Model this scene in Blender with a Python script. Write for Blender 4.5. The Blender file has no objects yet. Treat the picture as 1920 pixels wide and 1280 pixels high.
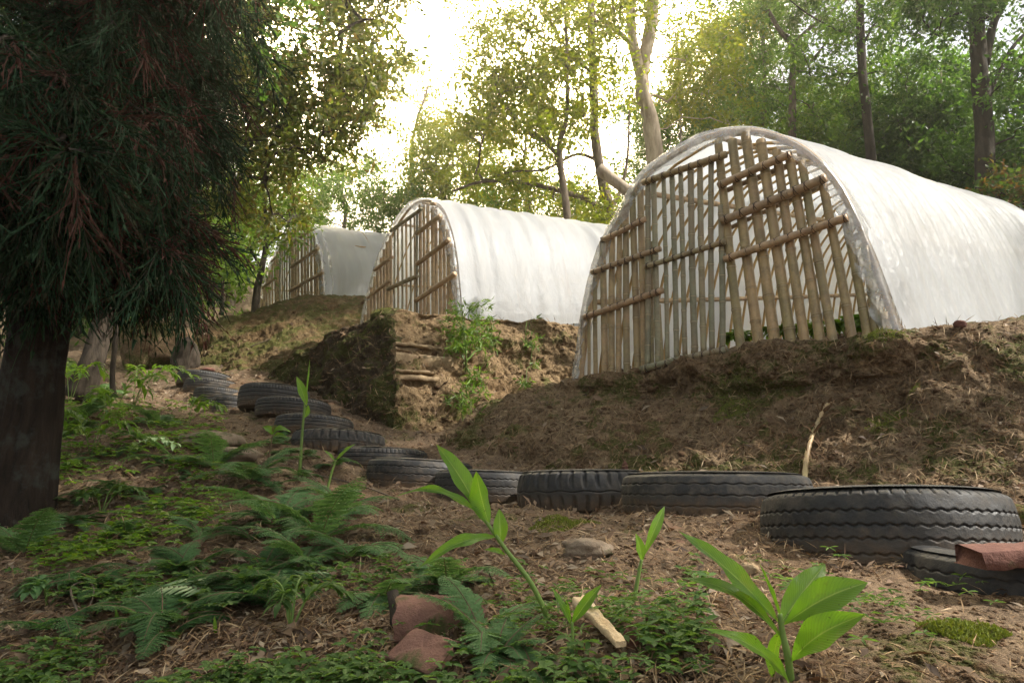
import bpy, math, random
import numpy as np
from mathutils import Vector, Matrix
from mathutils.bvhtree import BVHTree
rad = math.radians
random.seed(7); RNG = np.random.default_rng(7)
scene = bpy.context.scene
COL = scene.collection

HAZE = 0.0028
# ------------------------------------------------ camera
CZ = 1.0
F = 1280.0                       # focal length in photo pixels (1920 wide)
PITCH = math.atan(240.0 / F)
cam_data = bpy.data.cameras.new("camera"); cam = bpy.data.objects.new("camera", cam_data); COL.objects.link(cam)
cam_data.lens = 24.0; cam_data.sensor_width = 36.0; cam_data.clip_start = 0.02; cam_data.clip_end = 500
cam.location = (0, 0, CZ); cam.rotation_euler = (math.pi / 2 + PITCH, 0, 0)
scene.camera = cam
cP, sP = math.cos(PITCH), math.sin(PITCH)

# ------------------------------------------------ light
SUN_AZ, SUN_EL = rad(98), rad(46)
sundir = Vector((math.sin(SUN_AZ) * math.cos(SUN_EL), math.cos(SUN_AZ) * math.cos(SUN_EL), math.sin(SUN_EL)))
sl = bpy.data.lights.new("sun", 'SUN'); sl.energy = 5.0; sl.angle = rad(2.0); sl.color = (1.0, 0.94, 0.85)
so = bpy.data.objects.new("sun", sl); COL.objects.link(so); so.rotation_euler = sundir.to_track_quat('Z', 'Y').to_euler()
world = bpy.data.worlds.new("World"); scene.world = world; world.use_nodes = True
wn = world.node_tree; wn.nodes.clear()
sky = wn.nodes.new('ShaderNodeTexSky'); sky.sky_type = 'NISHITA'; sky.sun_disc = False
sky.sun_elevation = SUN_EL; sky.sun_rotation = SUN_AZ; sky.air_density = 1.0; sky.dust_density = 4.0
# bright thin cloud over the blue: the photo's sky is an even white
cl = wn.nodes.new('ShaderNodeTexNoise'); cl.inputs['Scale'].default_value = 2.2; cl.inputs['Detail'].default_value = 6
cr = wn.nodes.new('ShaderNodeMapRange'); cr.inputs['From Min'].default_value = .3; cr.inputs['From Max'].default_value = .7
cr.inputs['To Min'].default_value = .80; cr.inputs['To Max'].default_value = 1.0
wtc = wn.nodes.new('ShaderNodeTexCoord')
wn.links.new(wtc.outputs['Generated'], cl.inputs['Vector']); wn.links.new(cl.outputs['Fac'], cr.inputs['Value'])
mixw = wn.nodes.new('ShaderNodeMix'); mixw.data_type = 'RGBA'
wn.links.new(cr.outputs['Result'], mixw.inputs['Factor'])
wn.links.new(sky.outputs['Color'], mixw.inputs['A']); mixw.inputs['B'].default_value = (5.5, 5.7, 6.0, 1)
bg = wn.nodes.new('ShaderNodeBackground'); bg.inputs['Strength'].default_value = 0.10
wo = wn.nodes.new('ShaderNodeOutputWorld')
# warm glow added to the sky over the middle roof, apart from the sun
gdir = ray_dir = Vector((math.sin(rad(-4)) * math.cos(rad(39)), math.cos(rad(-4)) * math.cos(rad(39)), math.sin(rad(39))))
dt = wn.nodes.new('ShaderNodeVectorMath'); dt.operation = 'DOT_PRODUCT'; wn.links.new(wtc.outputs['Generated'], dt.inputs[0]); dt.inputs[1].default_value = gdir
gr = wn.nodes.new('ShaderNodeMapRange'); gr.interpolation_type = 'SMOOTHERSTEP'; gr.inputs['From Min'].default_value = .90; gr.inputs['From Max'].default_value = 1.0
wn.links.new(dt.outputs['Value'], gr.inputs['Value'])
gm = wn.nodes.new('ShaderNodeMix'); gm.data_type = 'RGBA'; gm.blend_type = 'ADD'; wn.links.new(gr.outputs['Result'], gm.inputs['Factor'])
wn.links.new(mixw.outputs['Result'], gm.inputs['A']); gm.inputs['B'].default_value = (120, 98, 62, 1)
wn.links.new(gm.outputs['Result'], bg.inputs['Color']); wn.links.new(bg.outputs['Background'], wo.inputs['Surface'])
scene.view_settings.view_transform = 'Standard'; scene.view_settings.look = 'None'
scene.view_settings.exposure = 1.12; scene.view_settings.gamma = 1.0
scene.cycles.max_bounces = 8; scene.cycles.diffuse_bounces = 3; scene.cycles.glossy_bounces = 2
scene.cycles.transmission_bounces = 5; scene.cycles.transparent_max_bounces = 8; scene.cycles.volume_bounces = 0
scene.cycles.use_denoising = True; scene.cycles.sample_clamp_indirect = 6.0

# ------------------------------------------------ pixel rays to world points
def ray(px, py):
    u = (px - 960) / F; v = (640 - py) / F
    d = Vector((u, cP - v * sP, sP + v * cP)); return d
def at(px, py, Y):
    d = ray(px, py); d = d * (Y / d.y); return Vector((d.x, d.y, d.z + CZ))
def V(*a): return Vector(a)

# ------------------------------------------------ noise
_perm = np.random.default_rng(3).random(65536)
def _h(ix, iy, iz):
    return _perm[((ix * 73856093) ^ (iy * 19349663) ^ (iz * 83492791)) & 65535]
def vnoise(P):
    P = np.asarray(P, float); i = np.floor(P).astype(np.int64); f = P - i; f = f * f * (3 - 2 * f)
    x, y, z = i[..., 0], i[..., 1], i[..., 2]; fx, fy, fz = f[..., 0], f[..., 1], f[..., 2]
    def L(a, b, t): return a + (b - a) * t
    c = L(L(L(_h(x, y, z), _h(x+1, y, z), fx), L(_h(x, y+1, z), _h(x+1, y+1, z), fx), fy),
          L(L(_h(x, y, z+1), _h(x+1, y, z+1), fx), L(_h(x, y+1, z+1), _h(x+1, y+1, z+1), fx), fy), fz)
    return c * 2 - 1
def fbm(P, scale=1.0, octv=4, gain=.5):
    P = np.asarray(P, float) * scale; s = 0; a = 1
    for k in range(octv):
        s = s + a * vnoise(P + 17.3 * k); P = P * 2.03; a *= gain
    return s

# ------------------------------------------------ mesh building
def link(o, parent=None):
    COL.objects.link(o)
    if parent is not None: o.parent = parent
    return o
def raw_mesh(name, verts, faces, mats, parent=None, smooth=True, mi=None):
    """verts Nx3, faces an MxK int array (or list of such arrays)"""
    me = bpy.data.meshes.new(name)
    verts = np.asarray(verts, np.float32)
    fl = faces if isinstance(faces, list) else [faces]
    fl = [np.asarray(f, np.int32) for f in fl if len(f)]
    me.vertices.add(len(verts)); me.vertices.foreach_set('co', verts.ravel())
    loops = np.concatenate([f.ravel() for f in fl]); tot = np.concatenate([np.full(len(f), f.shape[1], np.int32) for f in fl])
    start = np.concatenate([[0], np.cumsum(tot)[:-1]]).astype(np.int32)
    me.loops.add(len(loops)); me.loops.foreach_set('vertex_index', loops)
    me.polygons.add(len(tot)); me.polygons.foreach_set('loop_start', start); me.polygons.foreach_set('loop_total', tot)
    if smooth: me.polygons.foreach_set('use_smooth', np.ones(len(tot), bool))
    if not isinstance(mats, (list, tuple)): mats = [mats]
    for m in mats: me.materials.append(m)
    if mi is not None: me.polygons.foreach_set('material_index', np.asarray(mi, np.int32))
    me.update(calc_edges=True)
    o = bpy.data.objects.new(name, me)
    return link(o, parent)
def obj_at(o, origin):
    """move a mesh object's origin to `origin` without moving its geometry (parent transforms kept at identity)"""
    org = Vector(origin)
    n = len(o.data.vertices); c = np.empty(n * 3, np.float32); o.data.vertices.foreach_get('co', c)
    c = c.reshape(-1, 3) - np.array(org, np.float32); o.data.vertices.foreach_set('co', c.ravel()); o.location = org
    return o
def tag(o, label=None, cat=None, group=None, kind=None):
    if label: o['label'] = label
    if cat: o['category'] = cat
    if group: o['group'] = group
    if kind: o['kind'] = kind
    return o
def empty(name, label, cat, loc=(0, 0, 0), group=None):
    o = bpy.data.objects.new(name, None); o.empty_display_size = .1; COL.objects.link(o); o.location = loc
    o['label'] = label; o['category'] = cat
    if group: o['group'] = group
    return o
class MB:
    """collects verts/faces (quads and tris) for one mesh"""
    def __init__(s): s.v = []; s.q = []; s.t = []; s.n = 0; s.qm = []; s.tm = []
    def add(s, verts, quads=None, tris=None, m=0):
        verts = np.asarray(verts, float).reshape(-1, 3)
        if quads is not None and len(quads): q = np.asarray(quads) + s.n; s.q.append(q); s.qm.append(np.full(len(q), m))
        if tris is not None and len(tris): t = np.asarray(tris) + s.n; s.t.append(t); s.tm.append(np.full(len(t), m))
        s.v.append(verts); s.n += len(verts)
    def grid(s, G, m=0, closed_u=False, closed_v=False):
        """G: nu x nv x 3"""
        G = np.asarray(G, float); nu, nv = G.shape[:2]
        I = np.arange(nu * nv).reshape(nu, nv)
        if closed_u: I = np.vstack([I, I[:1]])
        if closed_v: I = np.hstack([I, I[:, :1]])
        q = np.stack([I[:-1, :-1], I[1:, :-1], I[1:, 1:], I[:-1, 1:]], -1).reshape(-1, 4)
        s.add(G.reshape(-1, 3), q, m=m)
    def tube(s, pts, radii, sides=8, m=0, cap=True):
        P = np.asarray([list(p) for p in pts], float); n = len(P); R = np.broadcast_to(np.asarray(radii, float), (n,))
        T = np.gradient(P, axis=0); T /= (np.linalg.norm(T, axis=1, keepdims=True) + 1e-9)
        a = np.array([0, 0, 1.0]) if abs(T[0][2]) < .9 else np.array([1.0, 0, 0])
        U = np.empty_like(P); u = np.cross(T[0], a); u /= np.linalg.norm(u) + 1e-9
        for k in range(n):
            u = u - T[k] * np.dot(u, T[k]); u /= (np.linalg.norm(u) + 1e-9); U[k] = u
        W = np.cross(T, U); th = np.linspace(0, 2 * math.pi, sides, endpoint=False)
        G = P[:, None] + R[:, None, None] * (np.cos(th)[None, :, None] * U[:, None] + np.sin(th)[None, :, None] * W[:, None])
        b = s.n; s.grid(G, m=m, closed_v=True)
        if cap:
            for k, fl in ((0, 1), (n - 1, 0)):
                c = [P[k]]; idx = np.arange(sides)
                base = s.n; ring = b + k * sides + idx
                s.v.append(np.array(c)); s.n += 1
                tr = np.stack([np.full(sides, base), ring, np.roll(ring, -1)], -1)
                if not fl: tr = tr[:, ::-1]
                s.t.append(tr); s.tm.append(np.full(sides, m))
    def build(s, name, mats, parent=None, smooth=True):
        v = np.concatenate(s.v); fl = []; mi = []
        if s.q: fl.append(np.concatenate(s.q)); mi.append(np.concatenate(s.qm))
        if s.t: fl.append(np.concatenate(s.t)); mi.append(np.concatenate(s.tm))
        return raw_mesh(name, v, fl, mats, parent, smooth, np.concatenate(mi))
def smooth_path(pts, n=24):
    P = np.asarray([list(p) for p in pts], float)
    if len(P) == 2: return P[0] + (P[1] - P[0]) * np.linspace(0, 1, n)[:, None]
    Q = np.vstack([2 * P[0] - P[1], P, 2 * P[-1] - P[-2]]); out = []
    m = len(P) - 1
    for t in np.linspace(0, m, n):
        k = min(int(t), m - 1); f = t - k; a, b, c, d = Q[k], Q[k+1], Q[k+2], Q[k+3]
        out.append(.5 * ((2*b) + (-a+c)*f + (2*a-5*b+4*c-d)*f*f + (-a+3*b-3*c+d)*f**3))
    return np.array(out)

# ------------------------------------------------ materials
class NT:
    def __init__(s, name):
        s.m = bpy.data.materials.new(name); s.m.use_nodes = True; s.t = s.m.node_tree; s.t.nodes.clear()
        s.out = s.t.nodes.new('ShaderNodeOutputMaterial')
    def n(s, typ, ins=None, **props):
        nd = s.t.nodes.new(typ)
        for k, v in props.items(): setattr(nd, k, v)
        for k, v in (ins or {}).items():
            if hasattr(v, 'node') or isinstance(v, bpy.types.NodeSocket): s.t.links.new(v, nd.inputs[k])
            else: nd.inputs[k].default_value = v
        return nd
    def noise(s, scale, detail=4, rough=.6, vec=None, dist=0):
        i = {'Scale': scale, 'Detail': detail, 'Roughness': rough, 'Distortion': dist}
        if vec is not None: i['Vector'] = vec
        return s.n('ShaderNodeTexNoise', i).outputs['Fac']
    def pos(s, obj=False):
        if obj: return s.n('ShaderNodeTexCoord').outputs['Object']
        return s.n('ShaderNodeNewGeometry').outputs['Position']
    def ramp(s, fac, stops):
        r = s.n('ShaderNodeValToRGB', {'Fac': fac}); e = r.color_ramp.elements
        while len(e) < len(stops): e.new(.5)
        for k, (p, c) in enumerate(stops): e[k].position = p; e[k].color = (*c, 1) if len(c) == 3 else c
        return r.outputs['Color']
    def mix(s, f, a, b, bt='MIX'):
        x = s.n('ShaderNodeMix', data_type='RGBA', blend_type=bt)
        for k, v in (('Factor', f), ('A', a), ('B', b)):
            if isinstance(v, bpy.types.NodeSocket): s.t.links.new(v, x.inputs[k])
            else: x.inputs[k].default_value = v if not isinstance(v, tuple) or len(v) == 4 else (*v, 1)
        return x.outputs['Result']
    def rng(s, v, a, b, c=0, d=1):
        return s.n('ShaderNodeMapRange', {'Value': v, 'From Min': a, 'From Max': b, 'To Min': c, 'To Max': d}).outputs['Result']
    def bump(s, h, strength=.5, dist=.01, normal=None):
        i = {'Height': h, 'Strength': strength, 'Distance': dist}
        if normal is not None: i['Normal'] = normal
        return s.n('ShaderNodeBump', i).outputs['Normal']
    def scale(s, vec, xyz):
        return s.n('ShaderNodeMapping', {'Vector': vec, 'Scale': xyz}).outputs['Vector']
    def pbr(s, col, rough=.8, normal=None, spec=.3, **kw):
        i = {'Base Color': col if isinstance(col, bpy.types.NodeSocket) else (*col, 1), 'Roughness': rough, 'Specular IOR Level': spec}
        if normal is not None: i['Normal'] = normal
        i.update(kw); return s.n('ShaderNodeBsdfPrincipled', i).outputs['BSDF']
    def done(s, sh): s.t.links.new(sh, s.out.inputs['Surface']); return s.m

def soil_mat(name, dry, dark, moss_amt, moss_hi=.62, red=(.16, .072, .03), reddish=.35):
    t = NT(name); P = t.pos()
    n1 = t.noise(1.3, 5, .6, P); n2 = t.noise(9, 6, .65, P); n3 = t.noise(55, 4, .7, P); n4 = t.noise(230, 2, .6, P)
    c = t.ramp(n2, [(.25, dark), (.5, tuple(x * .55 + y * .45 for x, y in zip(dry, dark))), (.75, dry)])
    c = t.mix(t.rng(n1, .45, .7, 0, reddish), c, red)
    c = t.mix(t.rng(n3, .35, .7, 0, .7), c, tuple(x * .35 for x in dark))
    c = t.mix(t.rng(n4, .6, .75, 0, .55), c, tuple(min(1, x * 1.9) for x in dry))
    mn = t.noise(2.1, 6, .7, t.scale(P, (1, 1, 1.3))); mm = t.rng(mn, moss_hi - moss_amt, moss_hi + .06 - moss_amt)
    mc = t.ramp(t.noise(70, 3, .6, P), [(.3, (.028, .038, .008)), (.7, (.105, .12, .022))])
    mmf = t.n('ShaderNodeMath', {0: mm, 1: t.rng(n3, .3, .6, .15, 1)}, operation='MULTIPLY').outputs[0]
    c = t.mix(mmf, c, mc)
    h = t.n('ShaderNodeMath', {0: n3, 1: t.n('ShaderNodeMath', {0: n4, 1: .35}, operation='MULTIPLY').outputs[0]}, operation='ADD').outputs[0]
    h = t.n('ShaderNodeMath', {0: h, 1: t.n('ShaderNodeMath', {0: n2, 1: 1.2}, operation='MULTIPLY').outputs[0]}, operation='ADD').outputs[0]
    return t.done(t.pbr(c, .95, t.bump(h, .9, .035), .15))
def leaf_mat(name, cols, trans=.45, rough=.45, tint=(1.0, 1.0, .45), boost=1.7, spec=.35):
    t = NT(name); r = t.n('ShaderNodeNewGeometry').outputs['Random Per Island']
    k = len(cols); c = t.ramp(r, [(j / max(1, k - 1), cc) for j, cc in enumerate(cols)])
    tc = t.mix(1.0, c, tuple(x * boost for x in tint) , 'MULTIPLY')
    a = t.pbr(c, rough, None, spec); b = t.n('ShaderNodeBsdfTranslucent', {'Color': tc}).outputs[0]
    return t.done(t.n('ShaderNodeMixShader', {0: trans, 1: a, 2: b}).outputs[0])
def bark_mat(name, a, b, sc=14, lichen=None, spots=0):
    t = NT(name); P = t.pos(True); q = t.scale(P, (1, 1, .22))
    n = t.noise(sc, 6, .7, q, .4); c = t.ramp(n, [(.3, a), (.7, b)])
    if lichen: c = t.mix(t.rng(t.noise(5, 5, .7, P), .52, .62, 0, .8), c, lichen)
    return t.done(t.pbr(c, .9, t.bump(n, 1.0, .02), .2))
def bamboo_mat(name, stops):
    t = NT(name); P = t.pos(); oi = t.n('ShaderNodeObjectInfo').outputs['Random']
    f = t.n('ShaderNodeMath', {0: oi, 1: t.rng(t.noise(2.2, 3, .5, P), .25, .75, -.35, .35)}, operation='ADD').outputs[0]
    c = t.ramp(f, stops)
    c = t.mix(t.rng(t.noise(30, 5, .7, t.scale(P, (1, 1, .15))), .45, .75, 0, .5), c, (.16, .12, .075))
    c = t.mix(t.rng(t.noise(7, 6, .75, P), .46, .60, 0, .45), c, (.10, .08, .05))
    c = t.mix(t.rng(t.noise(3, 5, .7, t.scale(P, (1, 1, .5))), .48, .60, 0, .4), c, (.27, .17, .10))
    return t.done(t.pbr(c, .48, t.bump(t.noise(90, 2, .5, t.scale(P, (1, 1, .1))), .25, .004), .45))
M = {}
M['soil'] = soil_mat('path_soil', (.33, .235, .15), (.07, .045, .028), .06)
M['bank'] = soil_mat('bank_soil', (.40, .285, .17), (.06, .038, .022), .11)
M['wall'] = soil_mat('cut_earth', (.44, .31, .17), (.13, .085, .045), .06, red=(.24, .13, .055))
M['wall_shade'] = soil_mat('shaded_mossy_earth', (.10, .068, .038), (.025, .018, .012), .14, red=(.06, .035, .02))  # wall's shaded left face painted darker than the lit right one, with moss
M['mound'] = soil_mat('mossy_mound_soil', (.25, .17, .08), (.06, .04, .02), .16)
M['litter'] = leaf_mat('dry_leaf_litter', [(.08, .045, .025), (.15, .10, .06), (.035, .022, .015), (.22, .155, .10), (.11, .055, .03), (.30, .24, .17), (.05, .032, .022), (.12, .08, .048)], .12, .7, (1, .7, .4), 1.0, .2)
M['fibre'] = leaf_mat('dry_straw', [(.10, .06, .03), (.30, .20, .11), (.06, .035, .02), (.20, .12, .06), (.42, .32, .20)], .1, .8, (1, .7, .4), 1.0, .15)
M['clod'] = soil_mat('clod_soil', (.26, .165, .095), (.075, .044, .025), .06)
def stone_mat(name, a, b, moss=.08):
    t = NT(name); P = t.pos(True); n = t.noise(11, 6, .7, P); n2 = t.noise(60, 4, .7, P)
    c = t.ramp(n, [(.3, a), (.7, b)]); c = t.mix(t.rng(t.noise(4, 5, .7, P), .6 - moss, .68 - moss), c, (.06, .065, .02))
    return t.done(t.pbr(c, .9, t.bump(t.n('ShaderNodeMath', {0: n, 1: n2}, operation='ADD').outputs[0], .8, .01), .25))
M['stone'] = stone_mat('weathered_stone', (.12, .085, .055), (.27, .21, .15))
M['slab'] = stone_mat('layered_stone', (.16, .105, .06), (.36, .27, .16), .0)
M['terracotta'] = stone_mat('terracotta', (.10, .05, .038), (.22, .115, .085), .06)
M['brick'] = stone_mat('red_brick', (.085, .038, .03), (.16, .075, .055), .0)
M['bam'] = bamboo_mat('grey_green_bamboo', [(0, (.22, .19, .085)), (.3, (.32, .25, .115)), (.5, (.42, .29, .145)), (.72, (.32, .25, .12)), (.85, (.42, .29, .15)), (1, (.25, .21, .10))])
M['bam_tan'] = bamboo_mat('tan_bamboo', [(0, (.46, .32, .16)), (.5, (.54, .37, .20)), (1, (.40, .28, .15))])
M['bam_rail'] = bamboo_mat('brown_bamboo', [(0, (.42, .28, .16)), (.5, (.48, .33, .20)), (1, (.36, .25, .15))])
M['bam_door'] = bamboo_mat('grey_bamboo', [(0, (.20, .20, .13)), (.5, (.25, .24, .15)), (1, (.31, .25, .14))])
t = NT('bamboo_node_ring'); M['node'] = t.done(t.pbr((.36, .30, .2), .6))
t = NT('dark_wire'); M['wire'] = t.done(t.pbr((.05, .03, .022), .6))
t = NT('hoop_bamboo'); P = t.pos(); M['hoop'] = t.done(t.pbr(t.ramp(t.noise(6, 4, .6, P), [(.3, (.30, .19, .07)), (.7, (.46, .31, .13))]), .6))
# plastic sheeting
def plastic(name, opac, dirt, dcol=(.48, .44, .39)):
    t = NT(name); P = t.pos()
    c = t.mix(t.rng(t.noise(1.1, 6, .7, P), .5, .8, 0, dirt), (.60, .62, .64), dcol)
    c = t.mix(t.rng(t.noise(7, 6, .75, P), .6, .8, 0, dirt), c, (.32, .25, .19))
    A_ = t.n('ShaderNodeAttribute', attribute_name='sheetuv').outputs['Vector']
    fold = t.noise(1, 6, .62, t.scale(A_, (3.2, 1.0, 1)), .6); crink = t.noise(1, 5, .7, t.scale(A_, (15, 12, 1)), 1.2)
    c = t.mix(t.rng(fold, .50, .64, 0, .30), c, (.42, .41, .39)); c = t.mix(t.rng(t.noise(1, 3, .6, t.scale(A_, (7, .6, 1))), .62, .70, 0, .25), c, (.43, .36, .31))  # grey streaks put wrinkle shade into the sheet colour; brown ones are stains
    h = t.n('ShaderNodeMath', {0: t.n('ShaderNodeMath', {0: fold, 1: 3.0}, operation='MULTIPLY').outputs[0], 1: crink}, operation='ADD').outputs[0]
    nm = t.bump(h, .45, .03)
    a = t.pbr(c, .42, nm, .5); b = t.n('ShaderNodeBsdfTranslucent', {'Color': t.mix(.6, c, (.72, .75, .78))}).outputs[0]
    s = t.n('ShaderNodeMixShader', {0: .58, 1: a, 2: b}).outputs[0]
    if opac < 1:
        tr = t.n('ShaderNodeBsdfTransparent', {'Color': (.93, .90, .86, 1)}).outputs[0]
        gl = t.n('ShaderNodeBsdfGlossy', {'Roughness': .22, 'Normal': nm}).outputs[0]
        tr = t.n('ShaderNodeMixShader', {0: .16, 1: tr, 2: gl}).outputs[0]
        s = t.n('ShaderNodeMixShader', {0: t.rng(t.noise(5, 5, .7, P), .3, .7, opac - .3, opac + .3), 1: tr, 2: s}).outputs[0]
    return t.done(s)
M['sheet'] = plastic('white_plastic_sheet', 1, .22)
M['hem'] = plastic('clear_plastic_hem', .30, 1.0, (.40, .33, .26))
def tyre_mat(name, dust):
    t = NT(name); P = t.pos(); O = t.pos(True)
    zz = t.n('ShaderNodeSeparateXYZ', {'Vector': O}).outputs['Z']
    n = t.noise(14, 6, .7, P); n2 = t.noise(120, 3, .7, P)
    c = t.mix(t.rng(n2, .5, .75, 0, .4), (.012, .012, .012), (.045, .043, .04))
    mud = t.rng(t.n('ShaderNodeMath', {0: zz, 1: t.rng(n, .3, .7, -.07, .07)}, operation='ADD').outputs[0], -.0 , -.14, 0, dust)
    c = t.mix(mud, c, (.19, .12, .065))
    c = t.mix(t.rng(n, .46, .72, .0, dust * .6), c, (.17, .14, .105))
    return t.done(t.pbr(c, t.rng(n, .3, .7, .5, .85), t.bump(n2, .4, .004), .5))
M['tyre'] = tyre_mat('worn_black_rubber', .55); M['tyre_dusty'] = tyre_mat('dusty_rubber', .95)
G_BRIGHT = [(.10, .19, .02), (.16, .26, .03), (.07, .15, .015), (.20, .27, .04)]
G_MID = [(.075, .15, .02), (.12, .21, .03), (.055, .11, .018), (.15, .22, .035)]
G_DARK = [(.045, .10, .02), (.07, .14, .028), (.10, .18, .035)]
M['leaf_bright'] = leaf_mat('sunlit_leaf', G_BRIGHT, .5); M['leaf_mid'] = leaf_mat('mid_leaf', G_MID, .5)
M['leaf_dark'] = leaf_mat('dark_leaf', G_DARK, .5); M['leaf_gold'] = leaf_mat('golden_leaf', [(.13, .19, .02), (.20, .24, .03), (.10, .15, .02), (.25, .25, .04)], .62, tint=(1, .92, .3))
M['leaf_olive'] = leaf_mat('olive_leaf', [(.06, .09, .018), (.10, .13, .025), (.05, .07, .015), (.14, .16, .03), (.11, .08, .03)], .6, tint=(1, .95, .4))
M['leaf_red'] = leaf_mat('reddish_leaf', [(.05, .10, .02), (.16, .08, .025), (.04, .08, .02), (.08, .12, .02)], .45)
M['cedar'] = leaf_mat('cedar_needles', [(.02, .05, .022), (.032, .07, .034), (.05, .10, .055), (.014, .036, .018), (.03, .06, .03), (.05, .045, .028), (.025, .055, .025)], .3, .8, (1, 1, .6), 1.3, .08)
M['cedar_dead'] = leaf_mat('dead_cedar_needles', [(.075, .038, .028), (.12, .06, .045), (.055, .034, .025)], .25, .8, (1, .6, .4), 1.2, .08)
M['fern'] = leaf_mat('fern_green', [(.085, .17, .06), (.12, .21, .09), (.06, .13, .045)], .4, .7, (1, 1, .5), 1.4, .12)
M['fern_deep'] = leaf_mat('deep_fern_green', [(.045, .11, .035), (.07, .14, .05), (.035, .085, .03)], .4, .7, (1, 1, .5), 1.4, .12)
M['fern_pale'] = leaf_mat('pale_fern', [(.17, .26, .12), (.22, .31, .15)], .3, .5, (1, 1, .6), 1.2)
M['herb'] = leaf_mat('herb_leaf', [(.06, .12, .03), (.10, .17, .05), (.045, .09, .025), (.13, .20, .06)], .4, .65, spec=.15)
M['bark'] = bark_mat('grey_brown_bark', (.06, .045, .032), (.20, .155, .115)); M['bark_pale'] = bark_mat('pale_bark', (.20, .15, .105), (.50, .42, .32), 9)
M['bark_dark'] = bark_mat('dark_bark', (.02, .016, .012), (.075, .058, .042)); M['bark_cedar'] = bark_mat('cedar_bark', (.008, .006, .005), (.038, .026, .018), 22, (.045, .048, .04))
M['stem'] = (lambda t: t.done(t.pbr((.12, .19, .04), .5)))(NT('green_stem')); M['stem_brown'] = (lambda t: t.done(t.pbr((.11, .07, .04), .8)))(NT('brown_stem'))
M['wood'] = stone_mat('split_wood', (.40, .28, .15), (.66, .52, .34), -.2)
# ------------------------------------------------ terrain: base ground
ctl = [(-200,1280,2.0),(0,1280,1.9),(480,1280,1.7),(960,1280,1.45),(1440,1280,1.32),(1920,1280,1.3),(2300,1280,1.3),
 (-300,1080,3.2),(20,1080,3.0),(300,1150,2.35),(600,1150,2.15),(900,1130,2.15),(1200,1130,1.95),(1500,1170,1.75),(1700,1125,1.95),(1750,1165,1.78),(1920,1185,1.72),(2200,1150,1.9),
 (-200,960,4.6),(60,985,4.1),(300,1000,3.4),(560,1000,3.2),(760,1010,3.1),(1000,1010,3.0),(1280,1020,2.8),(1450,1050,2.45),(1700,1085,2.2),
 (600,925,4.4),(850,945,4.1),(1050,958,4.0),(1200,960,3.6),(1420,985,3.05),(450,905,4.6),
 (700,905,5.4),(640,872,5.75),(560,845,6.1),(790,902,5.4),(500,815,6.9),(440,780,8.3),(300,860,5.1),(150,830,6.0),(-100,860,6.0),
 (390,772,8.8),(340,760,9.0),(150,755,7.5),(270,735,10.3),(270,690,12.0),(400,690,11.4),(130,690,9.8),(0,700,10),(-300,760,9),
 (830,832,6.9),(740,822,7.3),(900,855,6.0),(1000,870,5.5),(1180,884,4.75),(1350,890,4.5),(1500,900,4.1),(1700,912,3.75),(1900,940,3.4),(2200,990,3.2),
 (905,956,4.85),(1000,962,4.4),(1088,970,4.2),(1180,972,3.9),(800,926,5.2),(720,898,5.8),(640,872,6.0),(690,888,5.85),(780,905,5.5),(560,815,6.7),(530,790,7.2),(480,765,7.8),(975,905,5.5),(620,765,8.0),(560,728,8.9),(505,710,9.6),(480,698,10.6),(330,640,14),(200,640,14),(430,562,19),(300,585,18.5),(150,590,18),(-50,570,18),(-350,560,18),(560,520,22),(450,660,12.5)]
cp = np.array([list(at(*c)) for c in ctl])
wc = [(-.3,.3,-.1),(1.5,.2,.3),(-2,.5,.3),(0,-3,.35),(5,0,.4),(-5,1,.6),(4.5,5,.6),(7,4,.9),(3,9,1.2),(6,8,1.2),(0,12,1.6),(3,14,2.2),(8,12,2.5),(12,6,2),
 (-12,12,2.6),(-9,6,1.2),(-14,4,1.2),(-1,16,2.6),(0,24,6.5),(8,20,5.0),(16,14,4.4),(18,26,7.5),(6,30,9),(-8,30,10.5),(-20,24,6),(-24,10,3),(24,5,3.5),
 (0,60,18),(40,50,16),(-40,50,16),(60,0,6),(-60,0,2),(0,-60,-4),(120,120,16),(-120,120,14),(120,-120,0),(-120,-120,-4)]
cp = np.vstack([cp, np.array(wc, float)])
def _k(a, b):
    d = np.sqrt(((a[:, None, :2] - b[None, :, :2]) ** 2).sum(-1) + 1e-12); return d
_A = _k(cp, cp) + np.eye(len(cp)) * -.03
_n = len(cp); _S = np.zeros((_n + 1, _n + 1)); _S[:_n, :_n] = _A; _S[:_n, _n] = 1; _S[_n, :_n] = 1
_w = np.linalg.solve(_S, np.append(cp[:, 2], 0))
def ground_z(xy):
    xy = np.asarray(xy, float).reshape(-1, 2); out = np.empty(len(xy))
    for s in range(0, len(xy), 40000):
        q = xy[s:s+40000]; out[s:s+40000] = _k(q, cp) @ _w[:-1] + _w[-1]
    R = np.hypot(xy[:, 0], xy[:, 1]); P = np.stack([xy[:, 0], xy[:, 1], xy[:, 0] * 0], -1)
    amp = np.clip(R / 3.0, .35, 1.4)
    out += .022 * amp * fbm(P, 1.7, 3) + .012 * np.clip(R / 2, .6, 2) * fbm(P, 9, 4) 
    return out
ang = np.concatenate([np.linspace(-58, 58, 760), np.linspace(58, 302, 90)[1:-1]]) * math.pi / 180
rr = np.concatenate([[0.05, .2, .4, .6], np.geomspace(.75, 16, 640), np.geomspace(16.5, 200, 60)])
X = rr[:, None] * np.sin(ang)[None]; Y = rr[:, None] * np.cos(ang)[None]
Z = ground_z(np.stack([X.ravel(), Y.ravel()], -1)).reshape(X.shape)
mb = MB(); mb.grid(np.stack([X, Y, Z], -1)[..., :], closed_v=True)
nq = mb.n; mb.add([[0, 0, float(ground_z([[0, 0]])[0])]]); nv = len(ang)
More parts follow.
